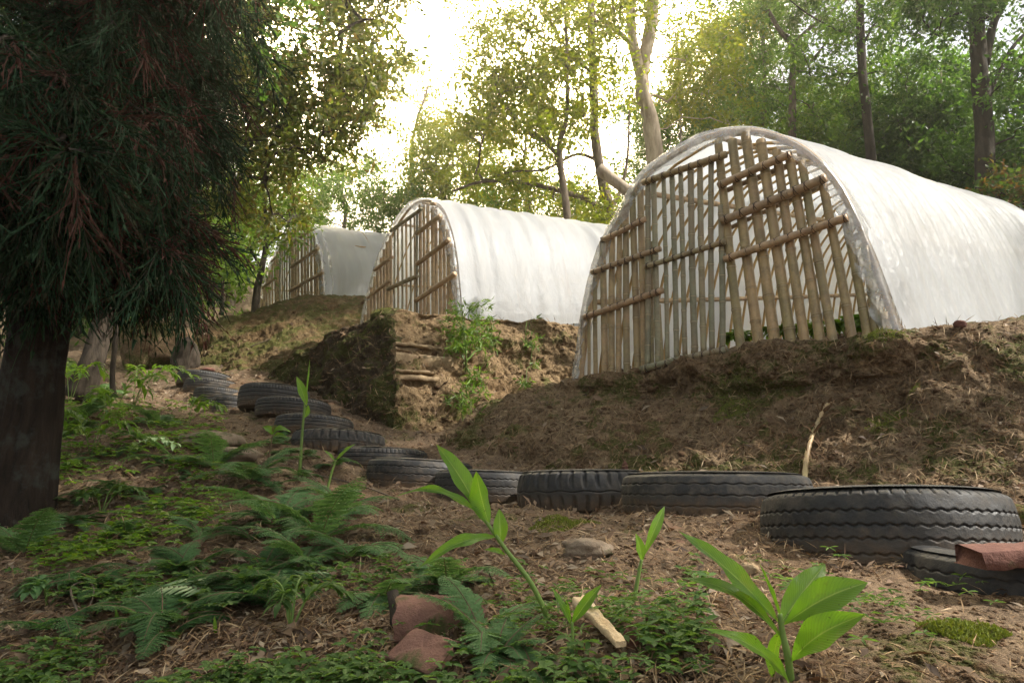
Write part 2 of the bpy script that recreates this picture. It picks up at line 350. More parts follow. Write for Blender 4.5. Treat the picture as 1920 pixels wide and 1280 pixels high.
mb.t.append(np.stack([np.full(nv, nq), np.roll(np.arange(nv), -1), np.arange(nv)], -1)); mb.tm.append(np.zeros(nv, int))
ground = mb.build('ground', M['soil']); tag(ground, 'bare brown forest path and slope', kind='structure')

# ------------------------------------------------ terrain: earth banks as lofted, eroded sheets
def resample(P, n, sharp=False):
    P = np.asarray([list(p) for p in P]);
    if sharp:
        d = np.concatenate([[0], np.cumsum(np.linalg.norm(np.diff(P, axis=0), axis=1))]); t = np.linspace(0, d[-1], n)
        return np.stack([np.interp(t, d, P[:, k]) for k in range(3)], -1)
    S = smooth_path(P, 40 * len(P)); d = np.concatenate([[0], np.cumsum(np.linalg.norm(np.diff(S, axis=0), axis=1))]); t = np.linspace(0, d[-1], n)
    return np.stack([np.interp(t, d, S[:, k]) for k in range(3)], -1)
def loft(name, rails, mat, nu, nvs, label, amp=.05, strata=0, sharp=False, fine=.02, big=.0, split=0):
    """rails: lists of world points with matching counts; nvs: subdivisions between rails"""
    if sharp:   # sample piecewise by index so corners line up
        m = len(rails[0]) - 1; ts = np.linspace(0, m, nu)
        R = [np.stack([np.interp(ts, np.arange(m + 1), np.array([list(p) for p in r])[:, k]) for k in range(3)], -1) for r in rails]
    else:
        R = []
        for r in rails:
            P = np.array([list(p) for p in r]); m = len(P) - 1; S = smooth_path(P, nu); R.append(S)
    R = np.array(R)                                     # rails x nu x 3
    cols = []
    m = len(R) - 1
    for k in range(m):
        for j in range(nvs[k]):
            f = j / nvs[k]; a, b = R[k], R[k + 1]
            p0 = R[k - 1] if k > 0 else 2 * a - b; p3 = R[k + 2] if k < m - 1 else 2 * b - a
            lin = a + (b - a) * f
            cr = .5 * ((2*a) + (-p0+b)*f + (2*p0-5*a+4*b-p3)*f*f + (-p0+3*a-3*b+p3)*f**3)
            cols.append(lin * .6 + cr * .4)
    cols.append(R[-1]); G = np.array(cols)              # nv x nu x 3
    du = np.gradient(G, axis=1); dv = np.gradient(G, axis=0); N = np.cross(du, dv); N /= np.linalg.norm(N, axis=-1, keepdims=True) + 1e-9
    if N[..., 2].mean() < 0: N = -N
    steep = np.clip(1.25 - N[..., 2], .3, 1)
    D = amp * fbm(G, 2.6, 3) * steep + fine * fbm(G, 11, 4) * (0.4 + .6 * steep) + big * fbm(G, 1.0, 2)
    if strata:
        Q = G * np.array([1.2, 1.2, 9.0]); D = D + strata * vnoise(Q) * steep
    G = G + N * D[..., None]
    mb = MB(); mb.grid(G); o = mb.build(name, mat); tag(o, label, kind='structure')
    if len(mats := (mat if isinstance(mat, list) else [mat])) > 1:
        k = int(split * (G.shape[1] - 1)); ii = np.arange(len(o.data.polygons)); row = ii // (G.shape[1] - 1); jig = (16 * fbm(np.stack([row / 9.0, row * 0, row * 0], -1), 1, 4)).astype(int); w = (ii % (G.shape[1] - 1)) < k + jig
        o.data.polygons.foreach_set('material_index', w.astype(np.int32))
    return o, G
def off(pts, dx=0, dy=0, dz=0): return [p + V(dx, dy, dz) for p in pts]
A = lambda L: [at(*p) for p in L]
# bank carrying the near greenhouse
toe = A([(805,845,7.3),(850,842,6.7),(950,862,5.9),(1080,880,5.3),(1250,889,4.75),(1420,897,4.35),(1600,908,3.95),(1760,922,3.6),(1930,945,3.3),(2200,1000,3.0)])
face = A([(815,822,7.5),(870,812,6.8),(960,822,6.05),(1080,830,5.55),(1250,826,5.05),(1420,825,4.7),(1600,822,4.35),(1760,820,4.0),(1930,815,3.75),(2200,820,3.4)])
shoulder = A([(845,800,7.7),(900,778,7.1),(985,752,6.65),(1080,738,6.4),(1250,745,5.6),(1420,735,5.1),(1600,715,4.65),(1760,700,4.3),(1930,690,4.05),(2200,690,3.7)])
back = A([(850,796,8.0),(905,765,7.6),(985,735,7.3),(1075,712,6.66),(1200,692,5.98),(1400,652,5.2),(1600,634,4.63),(1700,628,4.4),(1930,606,4.45),(2200,590,4.3)])
for r_ in (toe, face, shoulder, back): r_ += [r_[-1] + V(1.6, -1.3, -.05), r_[-1] + V(4.5, -3.5, -.1), r_[-1] + V(10, -7, -.4)]
axis1 = V(math.sin(rad(48.4)), math.cos(rad(48.4)), .185)
bk2 = [p + axis1 * 2.0 + V(0, 0, -.02) for p in back]
for k in (0, 1, 2): bk2[k] = back[k] + V(.7, .8, -.5)
bk3 = [p + axis1 * 12 for p in bk2]
for k in (0, 1, 2): bk3[k] = bk2[k] + V(2, 4, -.4)
bankA, GA = loft('near_bank', [off(toe, 0, -.25, -.25), toe, face, shoulder, back, bk2, bk3], M['bank'], 900, [12, 75, 75, 70, 60, 30],
                 'rough brown earth bank under the near greenhouse', .11, 0, False, .05)
# sheer cut earth wall under the middle greenhouse
corner = at(740, 578, 8.3)
top = [at(505,702,9.9), at(560,660,9.4), at(620,628,9.0), at(680,603,8.65), corner, at(860,592,8.7), at(960,600,9.1), at(1085,612,9.6), at(1250,612,10.6)]
tz = [at(500,708,9.75), at(552,722,9.15), at(622,768,8.35), at(685,812,7.7), at(742,826,7.45), at(860,812,7.95), at(960,760,8.5), at(1085,715,9.2), at(1250,700,10.3)]
mid1 = [a.lerp(b, .45) for a, b in zip(tz, top)]; mid2 = [a.lerp(b, .93) for a, b in zip(tz, top)]
for k in range(9):
    if k in (3, 4): mid1[k] += V(.02, -.05, 0)
axis2 = V(math.sin(rad(52)), math.cos(rad(52)), .12)
tb = [p + V(.25, .5, .02) for p in top]; tb[4] = top[4] + V(.1, .35, .02)
tb2 = [V(-3.4,12.6,2.3), V(-3.0,12.2,2.3), V(-2.6,11.8,2.3), V(-2.0,11.4,2.2), V(-1.4,11.0,2.15), V(-.4,10.9,2.15), V(.6,11.2,2.2), V(2.0,11.6,2.25), V(3.8,12.4,2.3)]
zb2 = CZ + (880 - 587) / F * 9.3
for p in tb2: p.z = 3.06
tb3 = [p + axis2 * 12 for p in tb2]
toe2 = off(tz, 0, -.1, -.35)
wallB, GB = loft('cut_earth_wall', [toe2, tz, mid1, mid2, top, tb, tb2, tb3], [M['wall'], M['wall_shade']], 820, [10, 90, 90, 14, 20, 50, 20],
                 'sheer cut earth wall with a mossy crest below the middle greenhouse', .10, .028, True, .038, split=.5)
# mossy mound under the far greenhouse
c_toe = A([(150,690,13.5),(250,688,13.2),(335,706,11.7),(400,705,11.2),(460,706,10.9),(510,712,10.4),(560,690,10.6),(640,650,11.5),(760,620,12.5)])
c_mid = A([(170,655,14),(260,660,13.6),(350,672,12.2),(410,662,11.8),(465,655,11.7),(520,650,11.5),(580,640,11.6),(650,622,12.0),(760,600,13)])
c_sho = A([(180,625,15),(270,625,14.4),(345,648,12.7),(400,622,12.6),(465,600,12.7),(530,575,12.9),(600,562,13.0),(690,572,12.9),(780,585,13.6)])
c_top = A([(190,600,16.5),(280,600,15.6),(360,628,13.3),(420,598,13.5),(480,582,13.9),(540,563,13.8),(600,552,13.9),(700,558,13.8),(790,575,14.6)])
c_b = [p + V(.9, 2.6, .1) for p in c_top]; c_b2 = [p + V(7, 10, 2.0) for p in c_b]
moundC, GC = loft('far_mound', [off(c_toe, 0, -.3, -.4), c_toe, c_mid, c_sho, c_top, c_b, c_b2], M['mound'], 520, [8, 45, 45, 30, 40, 20],
                  'mossy earth mound below the far greenhouse', .13, 0, False, .045)
# ------------------------------------------------ one BVH over all of the terrain, for resting things on it
def bvh_of(objs):
    vs = []; ps = []; n = 0
    for o in objs:
        me = o.data; c = np.empty(len(me.vertices) * 3, np.float32); me.vertices.foreach_get('co', c); vs.append(c.reshape(-1, 3))
        ps += [tuple(i + n for i in p.vertices) for p in me.polygons]; n += len(me.vertices)
    return BVHTree.FromPolygons(np.concatenate(vs).tolist(), ps)
TERR = bvh_of([ground, bankA, wallB, moundC])
CAMP = Vector((0, 0, CZ))
def hit(px, py):
    h = TERR.ray_cast(CAMP, ray(px, py).normalized(), 60)
    return h[0], h[1]
def drop(x, y, top=12.0):
    h = TERR.ray_cast(Vector((x, y, top)), Vector((0, 0, -1)), 60); return (h[0], h[1]) if h[0] else (Vector((x, y, 0)), Vector((0, 0, 1)))
# ------------------------------------------------ tyres
def make_tyre(name, label, cx, topy, Yc, D, H, kind, tilt=(0, 0), seed=0, dusty=False):
    ctr = at(cx, topy, Yc); R = D / 2
    root = empty(name, label, 'tyre', (ctr.x, ctr.y, ctr.z - H / 2), 'old tyres stepping down the path')
    rng = np.random.default_rng(seed)
    nt = 900 if kind == 'zigzag' else 480; nz = 80
    th = np.linspace(0, 2 * math.pi, nt, endpoint=False); v = np.linspace(-1, 1, nz)
    TH, VV = np.meshgrid(th, v, indexing='ij')
    half = H / 2
    crown = R * (1 - .06 * np.abs(VV) ** 2.6 - .07 * np.clip((np.abs(VV) - .80) / .20, 0, 1) ** 2 * 1.6)
    z = half * VV; d = np.zeros_like(TH)
    def groove(zc, w, wav=0, freq=0, ph=0, dep=.012):
        tri = (2 / math.pi) * np.arcsin(np.sin(TH * freq + ph)); tri = np.clip(tri * 1.5, -1, 1)
        return dep * np.clip(1.6 - np.abs(VV - zc - wav * tri) / w * 1.6, 0, 1)
    if kind == 'zigzag':
        for zc in (-.52, -.18, .12, .45): d = np.maximum(d, groove(zc, .026, .022, 62, zc * 9, .011))
        ph = (TH * 62 / 2 / math.pi) % 1
        d = np.maximum(d, .010 * (np.abs(ph - .5) < .10) * (np.abs(VV) > .80))
        d = np.maximum(d, .009 * ((ph * 2 % 1) < .28) * (np.abs(VV) > .91))
    elif kind == 'lug':
        n = 34; ph = (TH * n / 2 / math.pi + .12 * np.sin(VV * 3)) % 1
        d = np.maximum(d, .020 * np.clip((np.abs(VV) - .12) * 2.2, 0, 1) * np.clip(1.8 - np.abs(ph - .5) / .10, 0, 1))
        d = np.maximum(d, groove(0, .03, .03, n / 2, 0, .008))
    elif kind == 'wave':
        for zc in (-.4, .05, .5): d = np.maximum(d, groove(zc, .03, .028, 44, zc * 5, .008))
        ph = (TH * 60 / 2 / math.pi) % 1; d = np.maximum(d, .008 * (np.abs(ph - .5) < .12) * (np.abs(VV) > .84))
    else:
        for zc in (-.5, -.17, .17, .5): d = np.maximum(d, groove(zc, .035, .0, 1, 0, .009))
        ph = (TH * 70 / 2 / math.pi + .4 * VV) % 1; d = np.maximum(d, .006 * (np.abs(ph - .5) < .14) * (np.abs(VV) > .55))
    r = crown - d
    wob = .010 * fbm(np.stack([np.cos(TH) * 1.5 + seed, np.sin(TH) * 1.5, VV * .3], -1), 1, 2)
    r = r + wob + .0015 * fbm(np.stack([np.cos(TH) * R, np.sin(TH) * R, z + seed], -1), 28, 3)
    G = np.stack([r * np.cos(TH), r * np.sin(TH), z], -1)
    mt = M['tyre_dusty'] if dusty else M['tyre']
    rot = Matrix.Rotation(rad(tilt[0]), 4, 'X') @ Matrix.Rotation(rad(tilt[1]), 4, 'Y') @ Matrix.Rotation(rng.uniform(0, 6), 4, 'Z')
    root.rotation_euler = rot.to_euler()
    mb = MB(); mb.grid(G.transpose(1, 0, 2)[::-1], closed_v=True); mb.build('tread', mt, root)
    # sidewalls: profile from tread edge, bulging, to the bead
    for s in (1, -1):
        prof = [(.915, .985), (.90, 1.0), (.86, 1.03), (.80, 1.05), (.74, 1.04), (.735, 1.055), (.70, 1.045), (.64, .98), (.62, .93), (.585, .90), (.575, .80), (.60, .5)]
        t2 = np.linspace(0, 2 * math.pi, 160, endpoint=False)
        G2 = np.array([[(R * a * math.cos(q), R * a * math.sin(q), s * half * b) for q in t2] for a, b in prof])
        mb = MB(); mb.grid(G2 if s < 0 else G2[::-1], closed_v=True); mb.build('sidewall', mt, root)
    # soil packed inside
    q = np.linspace(0, 2 * math.pi, 64, endpoint=False); rs = np.linspace(0.01, .62 * R, 14)
    xx = rs[:, None] * np.cos(q); yy = rs[:, None] * np.sin(q)
    zz = half * .62 + .02 * fbm(np.stack([xx, yy, xx * 0 + seed], -1), 8, 4)
    mb = MB(); mb.grid(np.stack([xx, yy, zz], -1), closed_v=True); tag(mb.build('soil_fill', M['soil'], root))
    return root
TY = [
 ('big black truck tyre with wavy zigzag grooves, nearest and largest of the row', 1646, 926, 2.84, .92, .31, 'zigzag', (-6, 1.2), 1, False),
 ('wide smooth-shouldered tyre half sunk beside the dry stalk, left of the biggest tyre', 1336, 889, 3.85, 1.01, .24, 'wave', (-2, .6), 2, True),
 ('tyre with deep vertical tread blocks, second left of the biggest tyre', 1090, 884, 4.75, .88, .27, 'lug', (-2, -.5), 3, False),
 ('dark tyre right behind the tall bright ginger shoot', 905, 884, 5.3, .74, .24, 'wave', (-2, 1.5), 4, False),
 ('tyre with notched shoulder just left of the tall ginger shoot', 788, 864, 5.75, .88, .25, 'wave', (-2, 3.0), 5, True),
 ('low flat dusty tyre behind the small ginger sprout', 718, 843, 6.3, .82, .22, 'rib', (-3, 1.5), 6, True),
 ('muddy tyre whose tread is cut by many upright notches, halfway up the path', 636, 812, 6.6, .88, .22, 'lug', (-4, 2.0), 7, True),
 ('grey ribbed tyre just above the muddy notched tyre', 590, 784, 7.2, .80, .21, 'rib', (-5, 2), 8, True),
 ('black ribbed tyre, second below the corner of the tyre stack', 551, 753, 7.7, .82, .22, 'rib', (-5, 2), 9, False),
 ('tall black tyre directly right of the five-tyre stack', 515, 728, 8.25, .82, .29, 'rib', (-5, 2), 10, False),
 ('topmost tyre of the far stack, nearest the mossy mound', 385, 702, 10.2, .78, .22, 'rib', (-5, 3), 11, False),
 ('second tyre down of the far stack', 399, 716, 9.8, .76, .22, 'rib', (-5, 3), 12, True),
 ('third tyre down of the far stack', 412, 731, 9.4, .66, .24, 'rib', (-5, 3), 13, True),
 ('small tyre at the lower left of the far stack', 411, 748, 9.05, .44, .22, 'rib', (-5, 2), 14, True),
 ('small rounded tyre at the lower right of the far stack', 434, 745, 8.7, .44, .30, 'rib', (-5, 2), 15, True),
 ('half-buried black tyre below the red brick at the right edge', 1935, 1036, 2.28, .76, .22, 'wave', (0, 1.5), 16, False)]
for k, a in enumerate(TY): make_tyre('tyre', *a)

# ------------------------------------------------ greenhouses
def pole_mesh(mb, p0, p1, r0, r1=None, spacing=.3, seed=0, sides=12, bend=.0, wall=True):
    """bamboo cane with nodes, hollow cut ends"""
    rng = np.random.default_rng(seed); r1 = r0 if r1 is None else r1
    p0 = Vector(p0); p1 = Vector(p1); L = (p1 - p0).length; n_seg = max(2, int(L / .05))
    nodes = []; q = rng.uniform(.05, spacing)
    while q < L: nodes.append(q); q += spacing * rng.uniform(.8, 1.25)
    ts = sorted(set([round(x, 5) for x in np.linspace(0, L, n_seg)] + [round(max(0, min(L, q + e)), 5) for q in nodes for e in (-.014, -.006, -.003, 0, .003, .006, .014)]))
    d = (p1 - p0).normalized(); a = V(0, 0, 1) if abs(d.z) < .8 else V(1, 0, 0); u = d.cross(a).normalized(); w = d.cross(u)
    ph = rng.uniform(0, 6); pts = []; rr = []
    for t_ in ts:
        f = t_ / L; k = r0 + (r1 - r0) * f
        dn = min([abs(t_ - q) for q in nodes] or [1])
        if dn < .002: k *= .94
        elif dn < .008: k *= 1.09
        elif dn < .016: k *= 1.03
        b = bend * math.sin(f * math.pi + ph * .1); pts.append(p0 + d * t_ + u * b * math.cos(ph) + w * b * math.sin(ph)); rr.append(k)
    mb.tube(pts, rr, sides, 0, True)
    for q in nodes:      # pale ring just below each node
        f = q / L; b = bend * math.sin(f * math.pi + ph * .1); c = p0 + d * q + u * b * math.cos(ph) + w * b * math.sin(ph); k = (r0 + (r1 - r0) * f)
        mb.tube([c - d * .0095, c - d * .0035], [k * 1.09, k * 1.145], sides, 1, False)
def pole(name, p0, p1, r, mat, parent, seed, r1=None, spacing=.3, bend=.006):
    mb = MB(); pole_mesh(mb, p0, p1, r, r1, spacing, seed, 12, bend); return mb.build(name, [mat, M['node']], parent)
class Plane:
    def __init__(s, L, R, lean=0.0):
        s.o = Vector(L); s.u = (Vector(R) - Vector(L)); s.w = s.u.length; s.u.normalize()
        s.n = s.u.cross(V(0, 0, 1)).normalized()
        if s.n.y > 0: s.n = -s.n                       # faces the camera side
        s.up = (V(0, 0, 1) - s.n * lean); s.up = (s.up - s.u * s.up.dot(s.u)).normalized(); s.nn = s.u.cross(s.up).normalized()
        if s.nn.dot(s.n) < 0: s.nn = -s.nn
    def px(s, x, y, offs=0.0):
        d = ray(x, y); t_ = (s.o + s.nn * offs - CAMP).dot(s.nn) / d.dot(s.nn); return CAMP + d * t_
    def st(s, p): q = p - s.o; return q.dot(s.u), q.dot(s.up)
    def pt(s, a, b, offs=0.0): return s.o + s.u * a + s.up * b + s.nn * offs
def ridge(P, a, n):
    return (1 - 2.6 * np.abs(vnoise(P))) * .8 + .35 * fbm(P * 3.1, 1, 3)
def greenhouse(label, PL, outline, axis, length, nhoop, seed, hem_r, base_drop=.15, hoop_r=.012, z_slope_back=0):
    root = empty('greenhouse', label, 'greenhouse', PL.pt(PL.w / 2, 0), 'bamboo and plastic greenhouses')
    root.location = (0, 0, 0)
    rng = np.random.default_rng(seed)
    arch = smooth_path([PL.px(*q) for q in outline], 72)
    # extend both feet into the soil
    arch = np.vstack([arch[0] + np.array([0, 0, -base_drop]), arch, arch[-1] + np.array([0, 0, -base_drop])])
    ax = np.array(list(axis)); ax = ax / np.linalg.norm(ax[:2])
    cen = arch.mean(0)
    # hoops
    hoops = []
    for k in range(nhoop):
        y = .06 + k * (length - .1) / (nhoop - 1); j = 1 - .022 - .012 * rng.random() * (k > 0)
        A_ = cen + (arch - cen) * np.array([j, j, j]); A_ = A_ + ax * y
        A_[:, 2] += .025 * rng.standard_normal() * (k > 0) * np.clip((A_[:, 2] - cen[2]) , 0, 1)
        mb = MB(); mb.tube(A_[::2], hoop_r * (1.9 if k == 0 else 1), 6); mb.build('hoop', M['hoop'] if k else M['bam_tan'], root); hoops.append(A_)
    # purlins running the length, tied under the hoops
    for f in (.16, .34, .5, .66, .84):
        i = int(f * (len(arch) - 1)); p = cen + (arch[i] - cen) * .945
        pole('purlin', Vector(p + ax * .05), Vector(p + ax * (length - .05)), hoop_r * 1.7, M['bam_tan'], root, seed + i, None, .35, .02)
    # the sheet: draped over the hoops, with creases running over the arch
    nu, nl = 150, int(length * 34)
    ai = np.linspace(0, len(arch) - 1, nu); base = np.stack([np.interp(ai, np.arange(len(arch)), arch[:, k]) for k in range(3)], -1)
    ys = np.linspace(.02, length, nl); G = base[None] + ax[None, None] * ys[:, None, None]
    radial = base - cen; radial /= np.linalg.norm(radial, axis=1, keepdims=True)
    sp = (length - .1) / (nhoop - 1); sag = -.010 * (1 - np.cos((ys - .06) / sp * 2 * math.pi)) / 2
    S = np.linspace(0, 1, nu)
    YY, SS = np.meshgrid(ys, S, indexing='ij')
    cre = fbm(np.stack([YY * 1.9 + seed, SS * 2.2 + YY * .8, YY * 0], -1), 1, 4) * .022 * (.4 + 1.2 * np.abs(SS - .5))
    cre2 = -np.abs(fbm(np.stack([YY * 3.4, SS * 1.4 + .3 * YY, YY * 0 + 5 + seed], -1), 1, 3)) * .013
    low = fbm(np.stack([YY * .8, SS * 3, YY * 0 + 9 + seed], -1), 1, 2) * .022
    fine = fbm(np.stack([YY * 13, SS * 26, YY * 0], -1), 1, 3) * .0028
    D = sag[:, None] * 1.9 + cre * 1.25 + cre2 * 1.5 + low + fine + .030
    G = G + radial[None] * D[..., None]
    # lower hem laid out unevenly on the soil
    mb = MB(); mb.grid(G); cov = mb.build('cover', M['sheet'], root)
    a_ = cov.data.attributes.new('sheetuv', 'FLOAT_VECTOR', 'POINT'); a_.data.foreach_set('vector', np.stack([YY, SS * 4.6, YY * 0 + seed], -1).astype(np.float32).ravel())
    # back end sheet
    mbk = MB(); b = G[-1]; cB = b.mean(0); mbk.grid(np.stack([b, cB + (b - cB) * .5, cB + (b - cB) * .02 + ax * .03], 0)); mbk.build('end_sheet', M['sheet'], root)
    # crumpled clear hem folded round the front hoop
    nh = 420; hi = np.linspace(0, len(arch) - 1, nh); hb = np.stack([np.interp(hi, np.arange(len(arch)), arch[:, k]) for k in range(3)], -1)
    hr = hb - cen; hr /= np.linalg.norm(hr, axis=1, keepdims=True); nn = np.array(list(PL.nn))
    prof = [(.17, .000, .0), (.12, .006, .015), (.05, .009, .03), (-.01, .012, .04), (-.03, .002, .06), (-.04, -.025, .09), (-.045, -.05, .12), (-.045, -.075, .15), (-.04, -.10, .18), (-.035, -.115, .22)]
    rows = []
    hs = np.arange(nh) / nh
    for k, (aa, bb, wv) in enumerate(prof):
        na = ridge(np.stack([hs * 30, hs * 0 + k * .55, hs * 0 + seed], -1), 1, 4); nb = ridge(np.stack([hs * 36, hs * 0 + k * .6, hs * 0 + 7 + seed], -1), 1, 4)
        gl = fbm(np.stack([hs * 9, hs * 0, hs * 0 + 3 + seed], -1), 1, 2)
        scale_ = hem_r
        off_ax = aa * scale_ + wv * .12 * na * scale_; off_r = bb * scale_ * (1 + .5 * gl * (k > 4)) + wv * .11 * nb * scale_ + .006
        rows.append(hb + ax * off_ax[:, None] + hr * off_r[:, None])
    mb = MB(); mb.grid(np.array(rows)); mb.build('sheet_hem', M['hem'], root)
    return root, arch, cen, ax
def rail_with_ties(name, PL, a, b, r, mat, parent, seed, poles_px, offs):
    p0, p1 = PL.px(*a, offs), PL.px(*b, offs); o = pole(name, p0, p1, r, mat, parent, seed, None, .28)
    d = (p1 - p0).normalized(); n = 0
    for (bx, by, tx, ty) in poles_px:
        # crossing in picture space of the two canes
        den = (a[0]-b[0])*(by-ty) - (a[1]-b[1])*(bx-tx)
        if abs(den) < 1e-6: continue
        qx = ((a[0]*b[1]-a[1]*b[0])*(bx-tx) - (a[0]-b[0])*(bx*ty-by*tx)) / den
        if min(a[0], b[0]) - 3 < qx < max(a[0], b[0]) + 3:
            f = (qx - a[0]) / (b[0] - a[0]); c = PL.px(qx, a[1] + (b[1] - a[1]) * f, offs); mb = MB()
            for sgn in (-1, 1):
                u = PL.nn; w = d.cross(u).normalized(); dd = (d + w * .35 * sgn).normalized(); ww = dd.cross(u).normalized()
                ring = [c + (u * math.cos(q) + ww * math.sin(q)) * (r * 1.12) - u * 0 for q in np.linspace(0, 2 * math.pi, 13)]
                mb.tube(ring, .0030, 5, 0, False)
            mb.build('lashing', M['wire'], o)
    return o
z3 = lambda x, y: (1040 + .42199 * x, 200 + .42199 * y)
z2 = lambda x, y: (440 + .375 * x, 340 + .375 * y)
# near greenhouse ---------------------------------------------------------
L1 = at(1078, 722, 6.6); R1 = at(1690, 640, 4.5); L1.z = R1.z = (L1.z + R1.z) / 2
P1 = Plane(L1, R1, 0.05)
out1 = [(1075,716),(1083,660),(1092,600),(1106,530),(1130,452),(1165,388),(1203,325),(1255,286),(1318,252),(1385,240),(1440,247),(1492,268),(1540,304),(1580,358),(1612,420),(1640,490),(1664,560),(1692,636)]
gh1, arch1, cen1, ax1 = greenhouse('large near greenhouse of white plastic sheet with a lattice front of bamboo canes', P1, out1, axis1, 9.0, 34, 21, 1.0, hoop_r=.016)
left_p = [(118,1235,125,930,.026),(150,1235,152,905,.018),(184,1225,180,735,.024),(222,1220,213,600,.036),(255,1210,256,570,.034),(285,1200,290,490,.03),(322,1195,316,440,.034),(370,1185,345,385,.036),(402,1170,380,350,.036),(478,1140,462,880,.022),(435,1150,432,600,.02)]
right_p = [(832,1095,725,150,.040),(916,1090,788,150,.045),(985,1078,845,105,.046),(1058,1070,915,150,.045),(1120,1068,985,195,.040),(1182,1045,1045,225,.040),(1242,1040,1098,245,.036),(1322,1015,1190,330,.036),(1394,1018,1295,505,.034),(1420,960,1378,620,.028),(1490,1020,1462,915,.034)]
door_p = [(412,1150,415,345,.026),(458,1140,440,332,.026),(500,1130,485,318,.020),(541,1120,522,300,.024),(579,1112,560,292,.022),(624,1105,604,280,.028),(663,1095,645,265,.026),(700,1085,695,235,.024),(744,1085,740,440,.025)]
def px4(q): a = z3(q[0], q[1]); b = z3(q[2], q[3]); return (*a, *b)
lp4 = [px4(q) for q in left_p]; rp4 = [px4(q) for q in right_p]; dp4 = [px4(q) for q in door_p]
sd = 100
for q4, q in list(zip(lp4, left_p)) + list(zip(rp4, right_p)):
    sd += 1; pole('cane', P1.px(q4[0] + (2 if q4[0] > 1350 else 0), q4[1] + 22), P1.px(q4[2], q4[3]), q[4] * .93, M['bam'], gh1, sd, q[4] * .86, .32)
for a, b, r in (((212,592),(408,498),.026),((165,738),(470,630),.026),((133,935),(480,815),.030)):
    sd += 1; rail_with_ties('rail', P1, z3(*a), z3(*b), r, M['bam_rail'], gh1, sd, lp4, .055)
for a, b, r in (((730,352),(1045,212),.030),((742,508),(1205,316),.034),((755,678),(1300,492),.030)):
    sd += 1; rail_with_ties('rail', P1, z3(*a), z3(*b), r, M['bam_rail'], gh1, sd, rp4, .07)
# inner rails seen behind the canes
for a, b, r in (((740,385),(1100,235),.022),((770,545),(1200,345),.018)):
    sd += 1; pole('rail', P1.px(*z3(*a), -.07), P1.px(*z3(*b), -.07), r, M['bam_rail'], gh1, sd)
door = bpy.data.objects.new('door', None); link(door, gh1)
for q4, q in zip(dp4, door_p):
    sd += 1; pole('cane', P1.px(q4[0], q4[1], .03), P1.px(q4[2], q4[3], .03), q[4], M['bam_door'], door, sd, None, .26)
for a, b, r, mt in (((392,338),(762,212),.030,'bam'),((400,712),(757,600),.024,'bam_door'),((385,1168),(765,1078),.032,'bam_door')):
    sd += 1; rail_with_ties('rail', P1, z3(*a), z3(*b), r, M[mt], door, sd, dp4, .07)
# middle greenhouse -------------------------------------------------------
L2 = at(683, 634, 11.5); R2 = at(866, 588, 9.0); zz = R2.z - .05; R2.z = zz; L2.z = zz
P2 = Plane(L2, R2, 0.0)
def base_y(PL, x):   # pixel height of the plane's own base line at column x
    lo, hi = 400, 900
    for _ in range(40):
        m_ = (lo + hi) / 2
        if PL.st(PL.px(x, m_))[1] > 0: lo = m_
        else: hi = m_
    return lo
o2 = [(636,760),(645,675),(680,520),(722,385),(772,262),(830,165),(880,110),(930,90),(985,100),(1035,150),(1072,240),(1098,360),(1112,480),(1122,580),(1126,650)]
out2 = [z2(*q) for q in o2]
gh2, arch2, cen2, axx2 = greenhouse('middle greenhouse of white plastic sheet standing on the cut earth wall', P2, out2, axis2, 8.0, 22, 22, 1.15)
def arch_top(PL, arch, x, margin):
    best = None; pts = [cam_px(p) for p in arch]
    for (x0, y0), (x1, y1) in zip(pts[:-1], pts[1:]):
        if (x0 - x) * (x1 - x) <= 0 and abs(x1 - x0) > 1e-6:
            yv = y0 + (y1 - y0) * (x - x0) / (x1 - x0); best = yv if best is None else min(best, yv)
    return (best if best is not None else 1e9) + margin
def cam_px(p):
    q = Vector(p) - CAMP; r_ = q.x; f_ = q.y * cP + q.z * sP; u_ = -q.y * sP + q.z * cP; return 960 + F * r_ / f_, 640 - F * u_ / f_
def simple_front(PL, arch, root, zf, cols, doorcols, rails, drails, r, rd, sd, mg=10):
    door = bpy.data.objects.new('door', None); link(door, root)
    for k, x in enumerate(cols):
        X = zf(x, 0)[0]; yt = arch_top(PL, arch, X, mg); yb = base_y(PL, X) + 6
        if yb - yt > 14: pole('cane', PL.px(X + 1.0, yb), PL.px(X, yt), r * (0.85 + .3 * ((k * 7) % 5) / 5), M['bam_tan'], root, sd + k, None, .3)
    for k, (x, yt_) in enumerate(doorcols):
        X, yt = zf(x, yt_); yb = base_y(PL, X) + 2
        pole('cane', PL.px(X, yb, .04), PL.px(X, yt, .04), rd, M['bam_tan'] if k % 2 else M['bam_door'], door, sd + 50 + k, None, .3)
    for k, (a, b, rr_) in enumerate(rails): pole('rail', PL.px(*zf(*a), .09), PL.px(*zf(*b), .09), rr_, M['bam_rail'], root, sd + 80 + k, None, .3)
    for k, (a, b, rr_) in enumerate(drails): pole('rail', PL.px(*zf(*a), .10), PL.px(*zf(*b), .10), rr_, M['bam_door'], door, sd + 90 + k, None, .3)
simple_front(P2, arch2, gh2, z2, [652,668,684,700,716,732,748,764,780,928,946,966,990,1006,1030,1046,1066,1084,1104], [(800,245),(816,232),(838,215),(858,200),(880,185),(900,170),(912,165)],
  [((700,445),(788,378),.028),((665,582),(778,495),.028),((912,262),(1028,172),.036),((912,412),(1072,292),.036),((905,597),(1102,462),.036),((985,112),(1000,112),.03)],
  [((780,248),(935,138),.030),((768,540),(912,473),.034)], .027, .017, 300)
for x in (560,):
    pass
